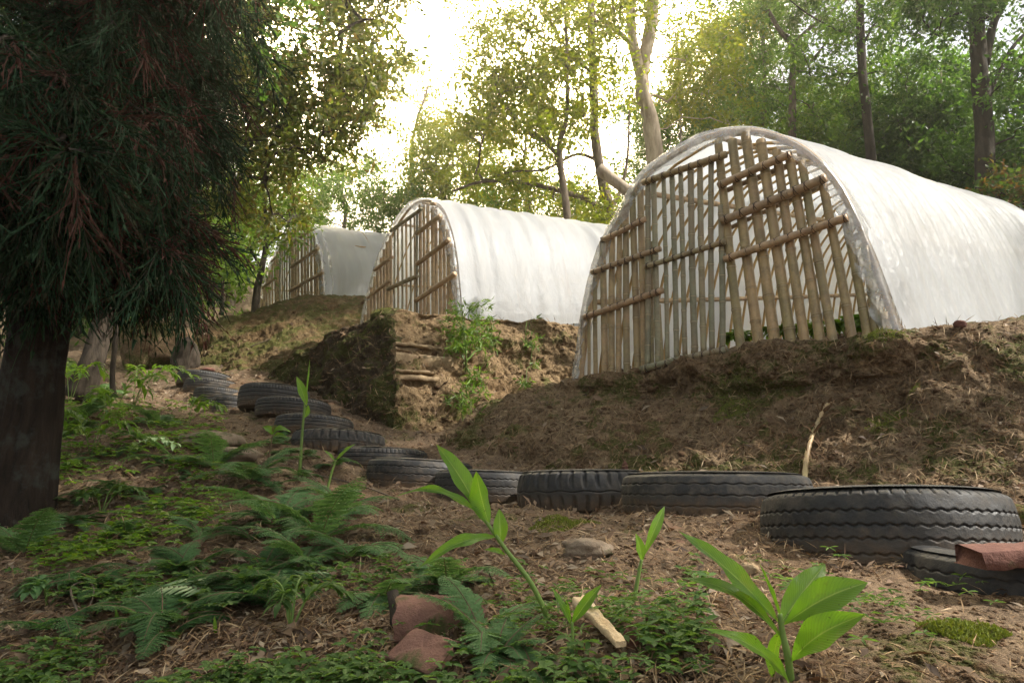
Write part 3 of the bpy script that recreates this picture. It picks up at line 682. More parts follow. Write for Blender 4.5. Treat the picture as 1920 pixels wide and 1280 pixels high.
# far greenhouse ----------------------------------------------------------
L3 = at(481, 600, 16.2); R3 = at(607, 566, 14.0); zz = (L3.z + R3.z) / 2; L3.z = R3.z = zz
P3 = Plane(L3, R3, 0.0)
axis3 = V(math.sin(rad(50)), math.cos(rad(50)), .10)
o3 = [(100,760),(115,655),(150,500),(195,380),(240,290),(290,232),(345,209),(385,232),(412,300),(432,380),(443,480),(446,580),(447,640)]
out3 = [z2(*q) for q in o3]
gh3, arch3, cen3, axx3 = greenhouse('small far greenhouse of white plastic sheet on the mossy mound', P3, out3, axis3, 8.0, 20, 23, 1.3)
simple_front(P3, arch3, gh3, z2, [120,132,146,160,174,188,202,214,290,304,318,334,350,366,382,398,412,426,438], [(228,318),(238,310),(250,302),(262,296),(274,288),(284,282)],
  [((140,532),(205,482),.032),((185,400),(215,372),.03),((288,305),(388,240),.038),((285,428),(418,335),.038),((275,548),(440,455),.038)],
  [((215,318),(300,262),.034)], .029, .020, 400, 6)
# ------------------------------------------------ leaves as raw arrays
def unit(v): return v / (np.linalg.norm(v, axis=-1, keepdims=True) + 1e-9)
def leaf_arrays(c, d, L, W, rng, fold=.25, curl=.15):
    """c Nx3 base points, d Nx3 directions, L, W N lengths/widths -> 6-vertex leaves, two quads folded on the midrib"""
    n = len(c); d = unit(d); r = unit(rng.standard_normal((n, 3))); s = unit(np.cross(d, r)); u = np.cross(s, d)
    L = np.broadcast_to(L, (n,))[:, None]; W = np.broadcast_to(W, (n,))[:, None]
    b = c; tip = c + d * L - u * L * curl; m1 = c + d * L * .5
    l = m1 + s * W * .5 + u * W * fold; r_ = m1 - s * W * .5 + u * W * fold; mid = m1
    v = np.stack([b, l, tip, r_, mid], 1).reshape(-1, 3); k = np.arange(n)[:, None] * 5
    t_ = np.concatenate([k + np.array([[0, 4, 1]]), k + np.array([[4, 2, 1]]), k + np.array([[0, 3, 4]]), k + np.array([[4, 3, 2]])], 0)
    return v, t_
def tree(name, label, cat, trunks, targets, leafm, barkm, nleaf=80, sigma=.3, L=.10, asp=.42, twig=.006, seed=0, droop=.35, group=None, crown='crown', tmat2=None, lump=4, sides=8, flat=.75):
    rng = np.random.default_rng(seed)
    b0 = Vector(trunks[0][0][0]); root = empty(name, label, cat, b0, group)
    nodes = []; mb = MB()
    for pts, (r0, r1) in trunks:
        P = smooth_path(pts, 26); rr = r0 + (r1 - r0) * np.linspace(0, 1, 26) ** .8
        P = P + .25 * r0 * fbm(P, 2.2, 2)[:, None] * np.array([1, 1, 0]); rr = rr * (1 + .08 * fbm(P, 5, 2)); 
        if pts is trunks[0][0]: rr[0] *= 1.35; rr[1] *= 1.12
        mb.tube(P - np.array(b0), rr, max(sides, 10)); nodes += [(p, -1, r_) for p, r_ in zip(P[6:], rr[6:])]
    T = np.array(targets, float).reshape(-1, 3)
    # connect every target to the growing skeleton
    tp = np.array([p for p, _, _ in nodes]); par = [-1] * len(tp); nt0 = len(tp); tr_r = [r_ for _, _, r_ in nodes]
    dist = np.min(np.linalg.norm(T[:, None] - tp[None], axis=-1), 1); order = np.argsort(dist); pos = list(tp); leafn = []
    PA = np.empty((nt0 + len(T) * 5, 3)); PA[:nt0] = tp; n = nt0
    for i in order:
        q = T[i]; dd = PA[:n] - q; cost = np.linalg.norm(dd, axis=1) + .9 * np.clip(dd[:, 2] + .15, 0, None); j = int(np.argmin(cost)); p = PA[j].copy()
        for k in range(1, 6):
            f = k / 5; w = p + (q - p) * f; w[2] += .12 * np.linalg.norm(q - p) * math.sin(f * math.pi) ; w = w + (k < 5) * rng.standard_normal(3) * .035 * np.linalg.norm(q - p)
            PA[n] = w; par.append(j if k == 1 else n - 1); n += 1
        leafn.append(n - 1)
    cnt = np.ones(n);
    for i in range(n - 1, nt0 - 1, -1):
        if par[i] >= 0: cnt[par[i]] += cnt[i] if par[i] >= nt0 else 0
    for i0 in range(nt0, n, 5):
        idx = [par[i0]] + list(range(i0, i0 + 5)); P = PA[idx] - np.array(b0); r_ = np.array([twig * math.sqrt(cnt[i] / 5 + .6) for i in idx[1:]]); r_ = np.concatenate([[r_[0] * 1.1], r_])
        mb.tube(P, r_, 5, cap=False)
    # twigs + leaves round every target
    C = []; D = []
    for i in order:
        q = T[i]; nl = int(nleaf * rng.uniform(.5, 1.5)); s = sigma * rng.uniform(.7, 1.3)
        for k in range(lump):
            e = q + rng.standard_normal(3) * s * np.array([1, 1, flat])
            mb.tube([q - np.array(b0), (q + e) / 2 - np.array(b0) + [0, 0, .04], e - np.array(b0)], [twig * .7, twig * .45, twig * .25], 3, cap=False)
            m_ = nl // lump; f = rng.random((m_, 1)) ** .7; c = q + (e - q) * f * 1.15 + rng.standard_normal((m_, 3)) * s * .26
            d = unit(e - q)[None] * .6 + rng.standard_normal((m_, 3)) * .7; d[:, 2] -= droop; C.append(c); D.append(d)
    mb.build('trunk', barkm, root)
    C = np.concatenate(C); D = np.concatenate(D); n = len(C)
    v, t_ = leaf_arrays(C - np.array(b0), D, L * rng.uniform(.6, 1.25, n), L * asp * rng.uniform(.8, 1.2, n), rng)
    raw_mesh(crown, v, t_, leafm, root, True)
    return root
def boxT(rng, box, Yr, n):
    """n crown points spread over a view box, in depth range Yr"""
    x0, y0, x1, y1 = box
    return [list(at(rng.uniform(x0, x1), rng.uniform(y0, y1), rng.uniform(*Yr))) for _ in range(n)]
def P_(L): return [at(*p) for p in L]
def gpt(px, py, Y, dz=-.3):
    p = at(px, py, Y); g, _ = drop(p.x, p.y); return V(p.x, p.y, min(g.z, p.z + 3) + dz)
rng = np.random.default_rng(11)
LB, LM, LD, LG = M['leaf_bright'], M['leaf_mid'], M['leaf_dark'], M['leaf_gold']
BK, BP, BD = M['bark'], M['bark_pale'], M['bark_dark']
# dark broadleaf tree leaning in from the left, crown against the bright sky
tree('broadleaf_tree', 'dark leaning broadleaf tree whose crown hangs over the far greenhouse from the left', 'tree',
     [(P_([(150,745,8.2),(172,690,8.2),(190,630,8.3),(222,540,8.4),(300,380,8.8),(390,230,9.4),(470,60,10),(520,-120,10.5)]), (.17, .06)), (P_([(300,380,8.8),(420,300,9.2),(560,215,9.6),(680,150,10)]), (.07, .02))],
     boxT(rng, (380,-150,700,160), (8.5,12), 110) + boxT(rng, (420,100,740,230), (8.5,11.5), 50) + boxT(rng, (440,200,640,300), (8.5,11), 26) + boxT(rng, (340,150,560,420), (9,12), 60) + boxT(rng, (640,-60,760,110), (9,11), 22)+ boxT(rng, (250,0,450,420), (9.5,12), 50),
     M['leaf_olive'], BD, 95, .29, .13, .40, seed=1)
tree('broadleaf_tree', 'slender dark sapling standing just right of the leaning trunk', 'tree',
     [(P_([(212,745,7.8),(210,690,7.8),(218,620,7.8),(212,540,7.9)]), (.035, .02))], boxT(rng, (170,430,290,560), (7.4,8.6), 14), LD, BD, 60, .2, .10, seed=2)
# small tree left of the far greenhouse
tree('broadleaf_tree', 'small forked tree immediately left of the far greenhouse', 'tree',
     [(P_([(478,600,13.2),(484,540,13.4),(497,470,13.6),(498,410,13.7),(492,330,13.8)]), (.085, .03)), (P_([(490,505,13.5),(470,470,13.4),(448,455,13.3)]), (.035, .015))],
     boxT(rng, (430,370,560,455), (13,15.5), 30) + boxT(rng, (390,430,470,520), (12.6,14.2), 18) + boxT(rng, (440,260,560,380), (13,15.5), 22), LB, BD, 70, .32, .15, .34, seed=3)
tree('understorey_shrub', 'bright green shrub hanging over brown soil left of the small forked tree', 'shrub',
     [(P_([(415,590,12.6),(418,540,12.6),(414,490,12.6)]), (.04, .015))], boxT(rng, (375,455,455,560), (12,13.2), 22), LB, BD, 60, .2, .15, .3, seed=4)
# trees behind the middle greenhouse
tree('broadleaf_tree', 'tree with an arching low limb rising between the near and middle greenhouses', 'tree',
     [(P_([(1150,470,13.5),(1143,400,13.5),(1125,310,13.5),(1114,220,13.5),(1112,120,13.5),(1108,-30,13.5),(1106,-160,13.5)]), (.13, .07)),
      (P_([(1143,402,13.5),(1100,375,13.4),(1040,355,13.3),(965,340,13.2),(900,342,13.1),(850,358,13)]), (.08, .02)),
      (P_([(1120,300,13.5),(1080,290,13.5),(1020,318,13.4),(960,322,13.2),(905,338,13.1)]), (.045, .012)),
      (P_([(1143,395,13.5),(1165,350,13.6),(1178,280,13.7),(1180,180,13.8)]), (.05, .02))],
     boxT(rng, (860,-100,1180,190), (12,15), 100) + boxT(rng, (860,200,1130,330), (12,14.5), 26) + boxT(rng, (930,340,1140,430), (12.5,14), 18),
     LG, BK, 105, .40, .13, .45, seed=5)
tree('broadleaf_tree', 'slim forked tree standing behind the roof of the middle greenhouse', 'tree',
     [(P_([(1068,450,12.6),(1060,380,12.6),(1050,300,12.6),(1047,270,12.6),(1062,215,12.6),(1062,120,12.6),(1060,20,12.6)]), (.085, .03)),
      (P_([(1048,292,12.6),(1015,262,12.6),(985,245,12.6),(950,200,12.6),(925,150,12.6)]), (.045, .015))],
     boxT(rng, (900,90,1120,260), (11.8,13.4), 45), LG, BK, 100, .34, .125, .45, seed=6)
tree('broadleaf_tree', 'tall pale-barked tree with forked trunk rising behind the near greenhouse', 'tree',
     [(P_([(1240,400,14.5),(1228,300,14.5),(1218,220,14.5),(1205,170,14.5),(1210,90,14.5),(1225,20,14.5),(1238,-160,14.5)]), (.22, .13)),
      (P_([(1222,240,14.5),(1200,140,14.4),(1185,60,14.4),(1180,-40,14.4),(1165,-160,14.4)]), (.15, .09)),
      (P_([(1195,95,14.4),(1160,60,14.2),(1115,22,14),(1070,-60,14)]), (.07, .03)), (P_([(1212,200,14.5),(1180,190,14.4),(1150,170,14.3)]), (.03, .012))],
     boxT(rng, (1040,-170,1330,40), (13,16.5), 60) + boxT(rng, (1250,30,1400,240), (14.5,17), 40), LG, BP, 120, .4, .13, .45, seed=7, sides=12)
# leaning cut trunk
mb = MB(); lp = P_([(1122,316,8.9),(1160,345,8.9),(1215,388,8.9),(1260,425,9.0),(1300,520,9.1),(1310,640,9.2)]); mb.tube(smooth_path(lp, 24), np.full(24, .085) * (1 + .08 * RNG.standard_normal(24)), 12)
o = mb.build('leaning_log', BP); obj_at(o, lp[-1]); tag(o, 'pale sawn-off trunk leaning left from behind the near greenhouse', 'log')
# right-hand trees
tree('broadleaf_tree', 'straight thin dark trunk rising above the ridge of the near greenhouse', 'tree',
     [(P_([(1645,420,14),(1636,320,14),(1626,220,14),(1616,120,14),(1612,0,14),(1610,-160,14)]), (.12, .08)),
      (P_([(1620,80,14),(1650,30,14),(1690,-30,14)]), (.03, .015)), (P_([(1628,60,14),(1580,60,14),(1520,30,14),(1480,0,14)]), (.03, .015))],
     boxT(rng, (1480,-150,1700,150), (13,15.5), 62) + boxT(rng, (1560,150,1720,330), (14.5,16.5), 30), LM, BD, 130, .36, .13, .4, seed=8)
tree('broadleaf_tree', 'thick dark rough-barked tree forking at the upper right', 'tree',
     [(P_([(1850,430,12),(1848,350,12),(1846,260,12),(1838,150,12),(1832,60,12),(1828,-20,12),(1800,-160,12)]), (.19, .12)),
      (P_([(1845,120,12),(1862,50,12),(1885,0,12),(1935,-80,12)]), (.10, .05)), (P_([(1846,200,12),(1885,110,12),(1925,60,12),(1990,0,12)]), (.05, .02)),
      (P_([(1848,280,12),(1880,265,11.9),(1925,250,11.8)]), (.03, .015))],
     boxT(rng, (1700,-150,1960,40), (10.5,13.5), 60) + boxT(rng, (1880,60,2100,300), (11,14), 60) + boxT(rng, (1740,-30,1830,70), (11,12.5), 10), LD, BD, 120, .34, .125, .45, seed=9, sides=14)
tree('broadleaf_tree', 'grey forked tree showing pale limbs between the near roof apex and the thin dark trunk', 'tree',
     [(P_([(1488,300,15.5),(1485,180,15.5),(1484,90,15.5),(1460,55,15.5),(1440,20,15.5)]), (.10, .05)), (P_([(1484,85,15.5),(1510,60,15.5),(1555,25,15.5),(1600,-10,15.5)]), (.05, .03)),
      (P_([(1520,115,15.5),(1545,85,15.5),(1580,20,15.5)]), (.04, .02))], boxT(rng, (1400,-80,1560,240), (15,17.5), 60), LM, BK, 120, .4, .13, .4, seed=10)
# filler trees beyond, each its own
names = ['bushy green tree far behind', 'pale feathery tree far behind']
far = [ # px box, Y range, n, material, leaf
 ((560,300,700,420),(18,21),34,'leaf_mid','round bushy tree filling the gap between the far roof and the leaning dark crown'),
 ((680,330,800,440),(18,21),30,'leaf_mid','low bushy tree between the far and middle roofs'),
 ((770,230,900,430),(17,20),50,'leaf_gold','yellowish tree standing behind the peak of the middle greenhouse'),
 ((860,330,1010,430),(18,21),34,'leaf_bright','bright green tree low behind the front half of the middle roof'),
 ((1000,330,1180,470),(17,20),40,'leaf_bright','bright green tree low behind the far end of the middle roof'),
 ((1160,180,1340,330),(17,20),50,'leaf_mid','tree hidden behind the pale forked trunk'),
 ((1290,60,1450,260),(17,20),70,'leaf_mid','dense tree behind the apex of the near greenhouse'),
 ((1400,170,1600,330),(16,19),75,'leaf_bright','feathery bright green tree just above the near ridge'),
 ((1560,200,1760,380),(15,18),95,'leaf_dark','dark thicket tree above the middle of the near ridge'),
 ((1680,110,1860,300),(14,17),100,'leaf_dark','dark feathery tree left of the thick forked trunk'),
 ((1740,260,1960,420),(13,16),95,'leaf_dark','dark low tree behind the far end of the near ridge'),
 ((380,330,500,520),(17,20),40,'leaf_bright','sunlit tree seen between cedar boughs and the small forked tree'),
 ((250,420,400,560),(16,19),45,'leaf_mid','shaded green tree glimpsed under the cedar boughs'),
 ((60,380,260,600),(13,17),60,'leaf_dark','dark tree behind the big cedar trunk'),
 ((1340,-120,1480,60),(16,19),50,'leaf_mid','tree top filling the upper edge right of the pale forked trunk'),
 ((900,150,1060,330),(19,23),40,'leaf_gold','thin golden tree farthest back in the bright gap'),
 ((700,70,880,330),(20,24),42,'leaf_gold','sparse golden tree top in the brightest part of the sky')]
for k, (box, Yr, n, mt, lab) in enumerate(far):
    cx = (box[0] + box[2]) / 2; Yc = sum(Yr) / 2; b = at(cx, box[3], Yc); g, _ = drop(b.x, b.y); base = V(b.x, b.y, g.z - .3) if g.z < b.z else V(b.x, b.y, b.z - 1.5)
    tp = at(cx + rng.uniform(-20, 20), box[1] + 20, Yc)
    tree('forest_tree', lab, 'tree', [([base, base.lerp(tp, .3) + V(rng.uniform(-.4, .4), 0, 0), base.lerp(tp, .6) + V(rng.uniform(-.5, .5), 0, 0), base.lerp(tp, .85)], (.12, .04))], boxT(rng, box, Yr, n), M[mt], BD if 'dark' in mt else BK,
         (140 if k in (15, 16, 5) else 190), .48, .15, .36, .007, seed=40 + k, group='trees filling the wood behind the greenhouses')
# pale green bamboo culms on the right
for k, (a, b) in enumerate([((1790,400,15),(1762,120,15)),((1775,380,15.5),(1768,90,15.5)),((1275,300,16),(1268,60,16))]):
    o = pole('bamboo_culm', at(*a), at(*b), .03, M['bam_door'], None, 900 + k, .02, .5, .05); obj_at(o, at(*a))
    tag(o, ['slanting pale bamboo culm in front of the dark trees on the right', 'upright pale bamboo culm just behind the slanting one', 'thin pale bamboo culm right of the pale forked trunk'][k], 'bamboo', 'thin bamboo culms in the wood')
# red-tipped shrub at the right edge behind the roof
tree('understorey_shrub', 'shrub with orange and red leaf tips below the thick forked trunk', 'shrub', [([at(1885,430,10.5), at(1880,400,10.5), at(1870,350,10.5)], (.03, .01))],
     boxT(rng, (1840,325,1990,420), (10,11.5), 30), [M['leaf_red']], BD, 60, .2, .11, .6, seed=70)
# offside trees added to shade the left of the slope
tree('broadleaf_tree', 'added broadleaf shade tree overhanging the left edge above the ferns', 'tree', [([V(-6.5,4.2,-.2), V(-6.3,4.4,2.5), V(-5.8,4.6,6)], (.2, .08))],
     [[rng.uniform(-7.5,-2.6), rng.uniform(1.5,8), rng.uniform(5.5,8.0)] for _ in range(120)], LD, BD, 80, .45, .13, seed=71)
for k, (x, y, lab) in enumerate([(-4.5,-3.5,'unseen tall shade tree added behind the viewpoint to the left'),(-8,0,'unseen tall shade tree added at the far left outside the path')]):
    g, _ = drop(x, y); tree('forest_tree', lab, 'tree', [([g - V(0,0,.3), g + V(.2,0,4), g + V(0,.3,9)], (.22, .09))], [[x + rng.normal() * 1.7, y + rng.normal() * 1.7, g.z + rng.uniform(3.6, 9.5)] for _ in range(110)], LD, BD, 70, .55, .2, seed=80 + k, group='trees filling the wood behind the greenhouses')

g, _ = drop(9.0, 2.0)  # unseen tree added so that its crown shades the left ground
tree('forest_tree', 'unseen spreading shade tree added beyond the right edge, its crown over the foreground', 'tree', [([g - V(0,0,.3), V(8.6, 2.6, 4.5), V(7.6, 3.6, 8.5), V(6.5, 5, 11)], (.26, .10))],
     [[rng.uniform(1.8, 7.5), rng.uniform(-.8, 3.4), rng.uniform(7.2, 9.6)] for _ in range(260)] + [[rng.uniform(3.6, 7.6), rng.uniform(3.6, 7), rng.uniform(9.5, 11.5)] for _ in range(110)], LD, BD, 80, .42, .17, seed=95, group='trees filling the wood behind the greenhouses')
for k, (x, y, lab) in enumerate([(13, 10, 'leafy tree beyond the right end of the near greenhouse'), (16, 5, 'leafy tree far out to the right of the bank'), (18, 14, 'tall tree far right behind the near greenhouse'), (-11, 9, 'tree in the shade far left of the cedar'), (-13, 14, 'tree far left behind the cedar')]):
    g, _ = drop(x, y); tree('forest_tree', lab, 'tree', [([g - V(0,0,.3), g + V(.2,.1,3), g + V(-.2,.3,7)], (.2, .08))], [[x + rng.normal() * 1.8, y + rng.normal() * 1.8, g.z + rng.uniform(.8, 8.5)] for _ in range(110)], LM, BD, 90, .5, .16, seed=120 + k, group='trees filling the wood behind the greenhouses')
# ------------------------------------------------ the big cedar on the left
cb = gpt(22, 985, 4.2, -.25); ct = V(cb.x + .05, cb.y + .1, 9.0)
ced = empty('cedar_tree', 'huge dark cedar with drooping stringy green and russet foliage at the left edge', 'tree', cb)
q = np.linspace(0, 1, 60); th = np.linspace(0, 2 * math.pi, 72, endpoint=False)
ctr = np.array([list(cb + (ct - cb) * float(f)) for f in q]); rr_ = .165 + .10 * np.exp(-q * 22) - .08 * q
Gt = ctr[:, None] + (rr_[:, None, None] * (1 + .05 * np.sin(th * 5)[None, :, None] * np.exp(-q * 6)[:, None, None])) * np.stack([np.cos(th), np.sin(th), th * 0], -1)[None]
rid = fbm(np.stack([np.cos(th)[None] * 3 + 0 * q[:, None], np.sin(th)[None] * 3 + 0 * q[:, None], q[:, None] * 9 + 0 * th[None]], -1), 2.2, 4) * .016
Gt = Gt + rid[..., None] * np.stack([np.cos(th), np.sin(th), th * 0], -1)[None]
mb = MB(); mb.grid(Gt - np.array(list(cb)), closed_v=True); mb.build('trunk', M['bark_cedar'], ced)
def shoots(mb_v, base, dirs, lens, rad_, rng, needles=7):
    """stringy cedar shoots: curved 3-sided tubes with forward needles; all as one array"""
    n = len(base); k = 6; s = np.linspace(0, 1, k); d = unit(dirs); side = unit(np.cross(d, rng.standard_normal((n, 3))))
    bend = rng.uniform(-.35, .35, (n, 1, 1)) * side[:, None]; P = base[:, None] + lens[:, None, None] * (d[:, None] * s[None, :, None] + bend * (s ** 2)[None, :, None])
    P[:, :, 2] -= (lens[:, None] * .32 * s[None] ** 1.5); up_end = (rng.random(n) < .5)[:, None] * .22 * lens[:, None] * np.clip(s[None] - .55, 0, 1) ** 1.3; P[:, :, 2] += up_end
    T = unit(np.gradient(P, axis=1)); U = unit(np.cross(T, np.array([.3, .2, .95]))); W = np.cross(T, U)
    r_ = rad_ * (1 - .65 * s)[None, :, None]
    a = [0, 2.094, 4.189]; G = np.stack([P + r_ * (math.cos(q) * U + math.sin(q) * W) for q in a], 2)      # n k 3 3
    v = G.reshape(-1, 3); I = np.arange(n * k * 3).reshape(n, k, 3); J = np.roll(I, -1, 2)
    quads = np.stack([I[:, :-1], I[:, 1:], J[:, 1:], J[:, :-1]], -1).reshape(-1, 4)
    # needles, joined to the shoot at their root so that each shoot keeps one colour
    nv = []; nf = []; base_i = len(v)
    fs = rng.uniform(.08, .98, (n, needles)); ki = np.minimum((fs * (k - 1)).astype(int), k - 2); ar = np.arange(n)[:, None]
    i0 = I[ar, ki, rng.integers(0, 3, (n, needles))]; i1 = I[ar, ki, rng.integers(0, 3, (n, needles))]
    pc = P[ar, ki]; tt = T[ar, ki]; out = unit(rng.standard_normal((n, needles, 3)) * .35 + tt * 1.2); tip = pc + out * (lens[:, None, None] * .05 + .010)
    j0 = I[ar, ki, 0]; j1 = I[ar, ki + 1, 1]
    tips = tip.reshape(-1, 3); ti = base_i + np.arange(len(tips)); tr = np.stack([j0.ravel(), j1.ravel(), ti], -1)
    v = np.concatenate([v, tips]); return v, quads, tr
rngc = np.random.default_rng(5)
BASE = []; DIR = []; LEN = []; tw = MB(); B2 = []; D2 = []; L2_ = []
cbn = np.array(list(cb))
def bough(p0, p1, nsub, spread, dead=.17):
    p0 = np.array(list(p0)); p1 = np.array(list(p1)); Lb = np.linalg.norm(p1 - p0)
    s = np.linspace(0, 1, 12); P = p0 + (p1 - p0) * s[:, None]; P[:, 2] += .16 * Lb * np.sin(s * math.pi) * .8; P += rngc.standard_normal(P.shape) * .012 * Lb
    tw.tube(P - cbn, .028 * Lb ** .5 * (1 - .8 * s) + .003, 6, cap=False)
    for j in range(nsub):
        f = rngc.uniform(.22, 1.0); i = min(int(f * 11), 10); b = P[i] + (P[i+1] - P[i]) * (f * 11 - i)
        d = unit(P[i+1] - P[i]) * .8 + rngc.standard_normal(3) * .7; d[2] -= .55; d = unit(d); l = spread * rngc.uniform(.5, 1.25)
        ss = np.linspace(0, 1, 6); Q = b + d * l * ss[:, None]; Q[:, 2] -= .3 * l * ss ** 2
        tw.tube(Q - cbn, .0045 * (1 - .7 * ss) + .001, 4, cap=False)
        isdead = rngc.random() < dead
        m = int(23 * l / .3); g = rngc.random((m, 1)); c = b + d * l * g; c[:, 2] -= (.3 * l * g[:, 0] ** 2)
        dd = d[None] * 1.1 + rngc.standard_normal((m, 3)) * .55; dd[:, 2] -= .25
        ll = rngc.uniform(.12, .30, m)
        (B2 if isdead else BASE).append(c); (D2 if isdead else DIR).append(dd); (L2_ if isdead else LEN).append(ll)
ends = []
for (x0, y0, x1, y1, n, Y0, Y1) in ((-150,60,180,330,16,3.0,4.6),(100,-150,330,200,22,3.4,5.2),(60,220,300,460,20,3.1,4.8),(200,150,370,420,16,3.8,5.2),(-100,400,110,520,9,3.2,4.6),(110,400,320,500,14,3.5,5.0),(-200,-250,500,-60,22,3.2,6.5),(250,400,365,510,14,4.2,5.4),(-60,150,260,480,16,4.4,6),(260,-60,440,120,10,4.2,5.5),(330,40,450,320,9,4.8,5.8)):
    for _ in range(n): ends.append(at(rngc.uniform(x0, x1), rngc.uniform(y0, y1), rngc.uniform(Y0, Y1)))
for _ in range(26):
    a_ = rngc.uniform(1.6, 5.2); r_ = rngc.uniform(1.0, 2.4); ends.append(V(cb.x + r_ * math.sin(a_ + 1.5), cb.y + r_ * math.cos(a_ + 1.5), rngc.uniform(3.0, 6)))
for e in ends:
    dxy = math.hypot(e.x - cb.x, e.y - cb.y); z0 = min(8.5, e.z + .15 + dxy * rngc.uniform(.0, .35)); s_ = (z0 - cb.z) / (ct.z - cb.z); p0 = cb + (ct - cb) * s_
    bough(p0, e, int(9 + 9 * dxy), .34)
tw.build('bough', M['bark_dark'], ced)
for B_, D_, Ln, mt, nm in ((BASE, DIR, LEN, 'cedar', 'foliage'), (B2, D2, L2_, 'cedar_dead', 'dead_foliage')):
    v, qd, tr = shoots(None, np.concatenate(B_) - cbn, np.concatenate(D_), np.concatenate(Ln), .0042, rngc, 9)
    o = raw_mesh(nm, v, [qd, tr], M[mt], ced, True)
    if nm == 'dead_foliage': o['label'] = 'russet dead sprays hanging among the green cedar foliage'
print('cedar shoots', sum(map(len, BASE)), sum(map(len, B2)))
# ------------------------------------------------ things on the ground
rg = np.random.default_rng(99)
def big_leaf_arrays(b, tip, w, sag=.12, fold=.22, hint=None, ripple=.02, n=16, seed=0, wpos=.5):
    b = np.array(list(b)); tip = np.array(list(tip)); L = np.linalg.norm(tip - b); d = (tip - b) / L
    hint = np.array([0.15, -.75, .65]) if hint is None else np.array(hint, float); s = np.cross(d, hint); s /= np.linalg.norm(s); u = np.cross(s, d)
    if u[2] < 0: u = -u
    t_ = np.linspace(0, 1, n); mid = b + d * L * t_[:, None] + u * (sag * L * np.sin(t_ * math.pi))[:, None] - np.array([0, 0, 1]) * (sag * .5 * L * t_ ** 3)[:, None]
    tt = t_ ** (math.log(.5) / math.log(wpos)); prof = np.sin(np.clip(tt, 0, 1) * math.pi) ** .8; prof = prof * (1 - .4 * t_ ** 3); prof[0] = .04; prof[-1] = .0
    a = np.linspace(-1, 1, 7); rp = ripple * L * np.sin(t_ * 17 + seed)[:, None] * np.abs(a)[None] ** 2 * np.sign(a + .01)[None] + ripple * .7 * L * np.sin(t_ * 11 + seed * 2)[:, None] * np.abs(a)[None] ** 2
    G = mid[:, None] + s * (prof[:, None] * a[None] * w / 2)[..., None] + u * ((np.abs(a)[None] * prof[:, None] * w * fold) + rp * prof[:, None])[..., None]
    return G
def leafy(name, label, cat, base, stems, leaves, leafm, stemm, group=None):
    """stems: (path, r0, r1); leaves: (base, tip, width, kwargs)"""
    root = empty(name, label, cat, base, group); o = np.array(list(base))
    mb = MB()
    for p, r0, r1 in stems: P = smooth_path(p, 20) - o; mb.tube(P, np.linspace(r0, r1, 20), 8)
    mb.build('stem', stemm, root)
    for k, (b, t_, w, kw) in enumerate(leaves):
        G = big_leaf_arrays(b, t_, w, seed=k * 1.7, **{a: c for a, c in kw.items() if a != 'm'}) - o; mb = MB(); mb.grid(G); lf = mb.build('leaf', kw.get('m', leafm), root)
        at_ = lf.data.attributes.new('leafuv', 'FLOAT_VECTOR', 'POINT'); gu, gv = np.meshgrid(np.linspace(0, 1, G.shape[0]), np.linspace(-1, 1, G.shape[1]), indexing='ij'); at_.data.foreach_set('vector', np.stack([gu, gv, gu * 0], -1).astype(np.float32).ravel())
    return root
# ginger leaf: glossy, veined, strongly lit through
t = NT('ginger_leaf'); P = t.pos(True); r = t.n('ShaderNodeObjectInfo').outputs['Random']
c = t.ramp(r, [(0, (.10, .22, .02)), (.5, (.14, .28, .03)), (1, (.075, .17, .02))]); c = t.mix(t.rng(t.noise(60, 4, .7, P), .62, .7, 0, .35), c, (.07, .10, .02))
c = t.mix(t.rng(t.noise(16, 4, .6, P), .4, .7, 0, .3), c, (.22, .34, .05))
au = t.n('ShaderNodeSeparateXYZ', {'Vector': t.n('ShaderNodeAttribute', attribute_name='leafuv').outputs['Vector']})
av = t.n('ShaderNodeMath', {0: au.outputs['Y']}, operation='ABSOLUTE').outputs[0]
ph = t.n('ShaderNodeMath', {0: t.n('ShaderNodeMath', {0: au.outputs['X'], 1: 150.0}, operation='MULTIPLY').outputs[0], 1: t.n('ShaderNodeMath', {0: av, 1: -30.0}, operation='MULTIPLY').outputs[0]}, operation='ADD').outputs[0]
vein = t.n('ShaderNodeMath', {0: ph}, operation='SINE').outputs[0]
c = t.mix(t.rng(vein, .3, 1, 0, .28), c, (.09, .17, .02)); c = t.mix(t.rng(av, .0, .07, .8, 0), c, (.30, .40, .12))
c = t.mix(t.rng(t.noise(9, 5, .7, P), .58, .72, 0, .5), c, (.24, .24, .05)); c = t.mix(t.rng(t.noise(150, 2, .5, P), .70, .74, 0, .8), c, (.05, .045, .02))
nm = t.bump(t.n('ShaderNodeMath', {0: vein, 1: t.noise(60, 3, .6, P)}, operation='ADD').outputs[0], .35, .003)
a_ = t.pbr(c, .38, nm, .5); tr = t.n('ShaderNodeBsdfTranslucent', {'Color': t.mix(1.0, c, (1.7, 1.75, .6), 'MULTIPLY')}).outputs[0]
M['ginger'] = t.done(t.n('ShaderNodeMixShader', {0: .52, 1: a_, 2: tr}).outputs[0])
def ginger(label, base_px, stem_px, leaves, dY=0, r=.006, stem2=None):
    g, _ = hit(*base_px); Y = g.y + dY; w2 = lambda p, e=0: at(p[0], p[1], Y + e)
    sp = [V(g.x, g.y, g.z - .03)] + [w2(p) for p in stem_px[1:]]
    L = []
    for (b, tp, w, e, kw) in leaves: L.append((w2(b), w2(tp, e), .64 * w / F * Y, kw))
    return leafy('ginger_shoot', label, 'plant', g, [(sp, r * Y, r * Y * .6)], L, M['ginger'], M['stem'], 'young ginger shoots')
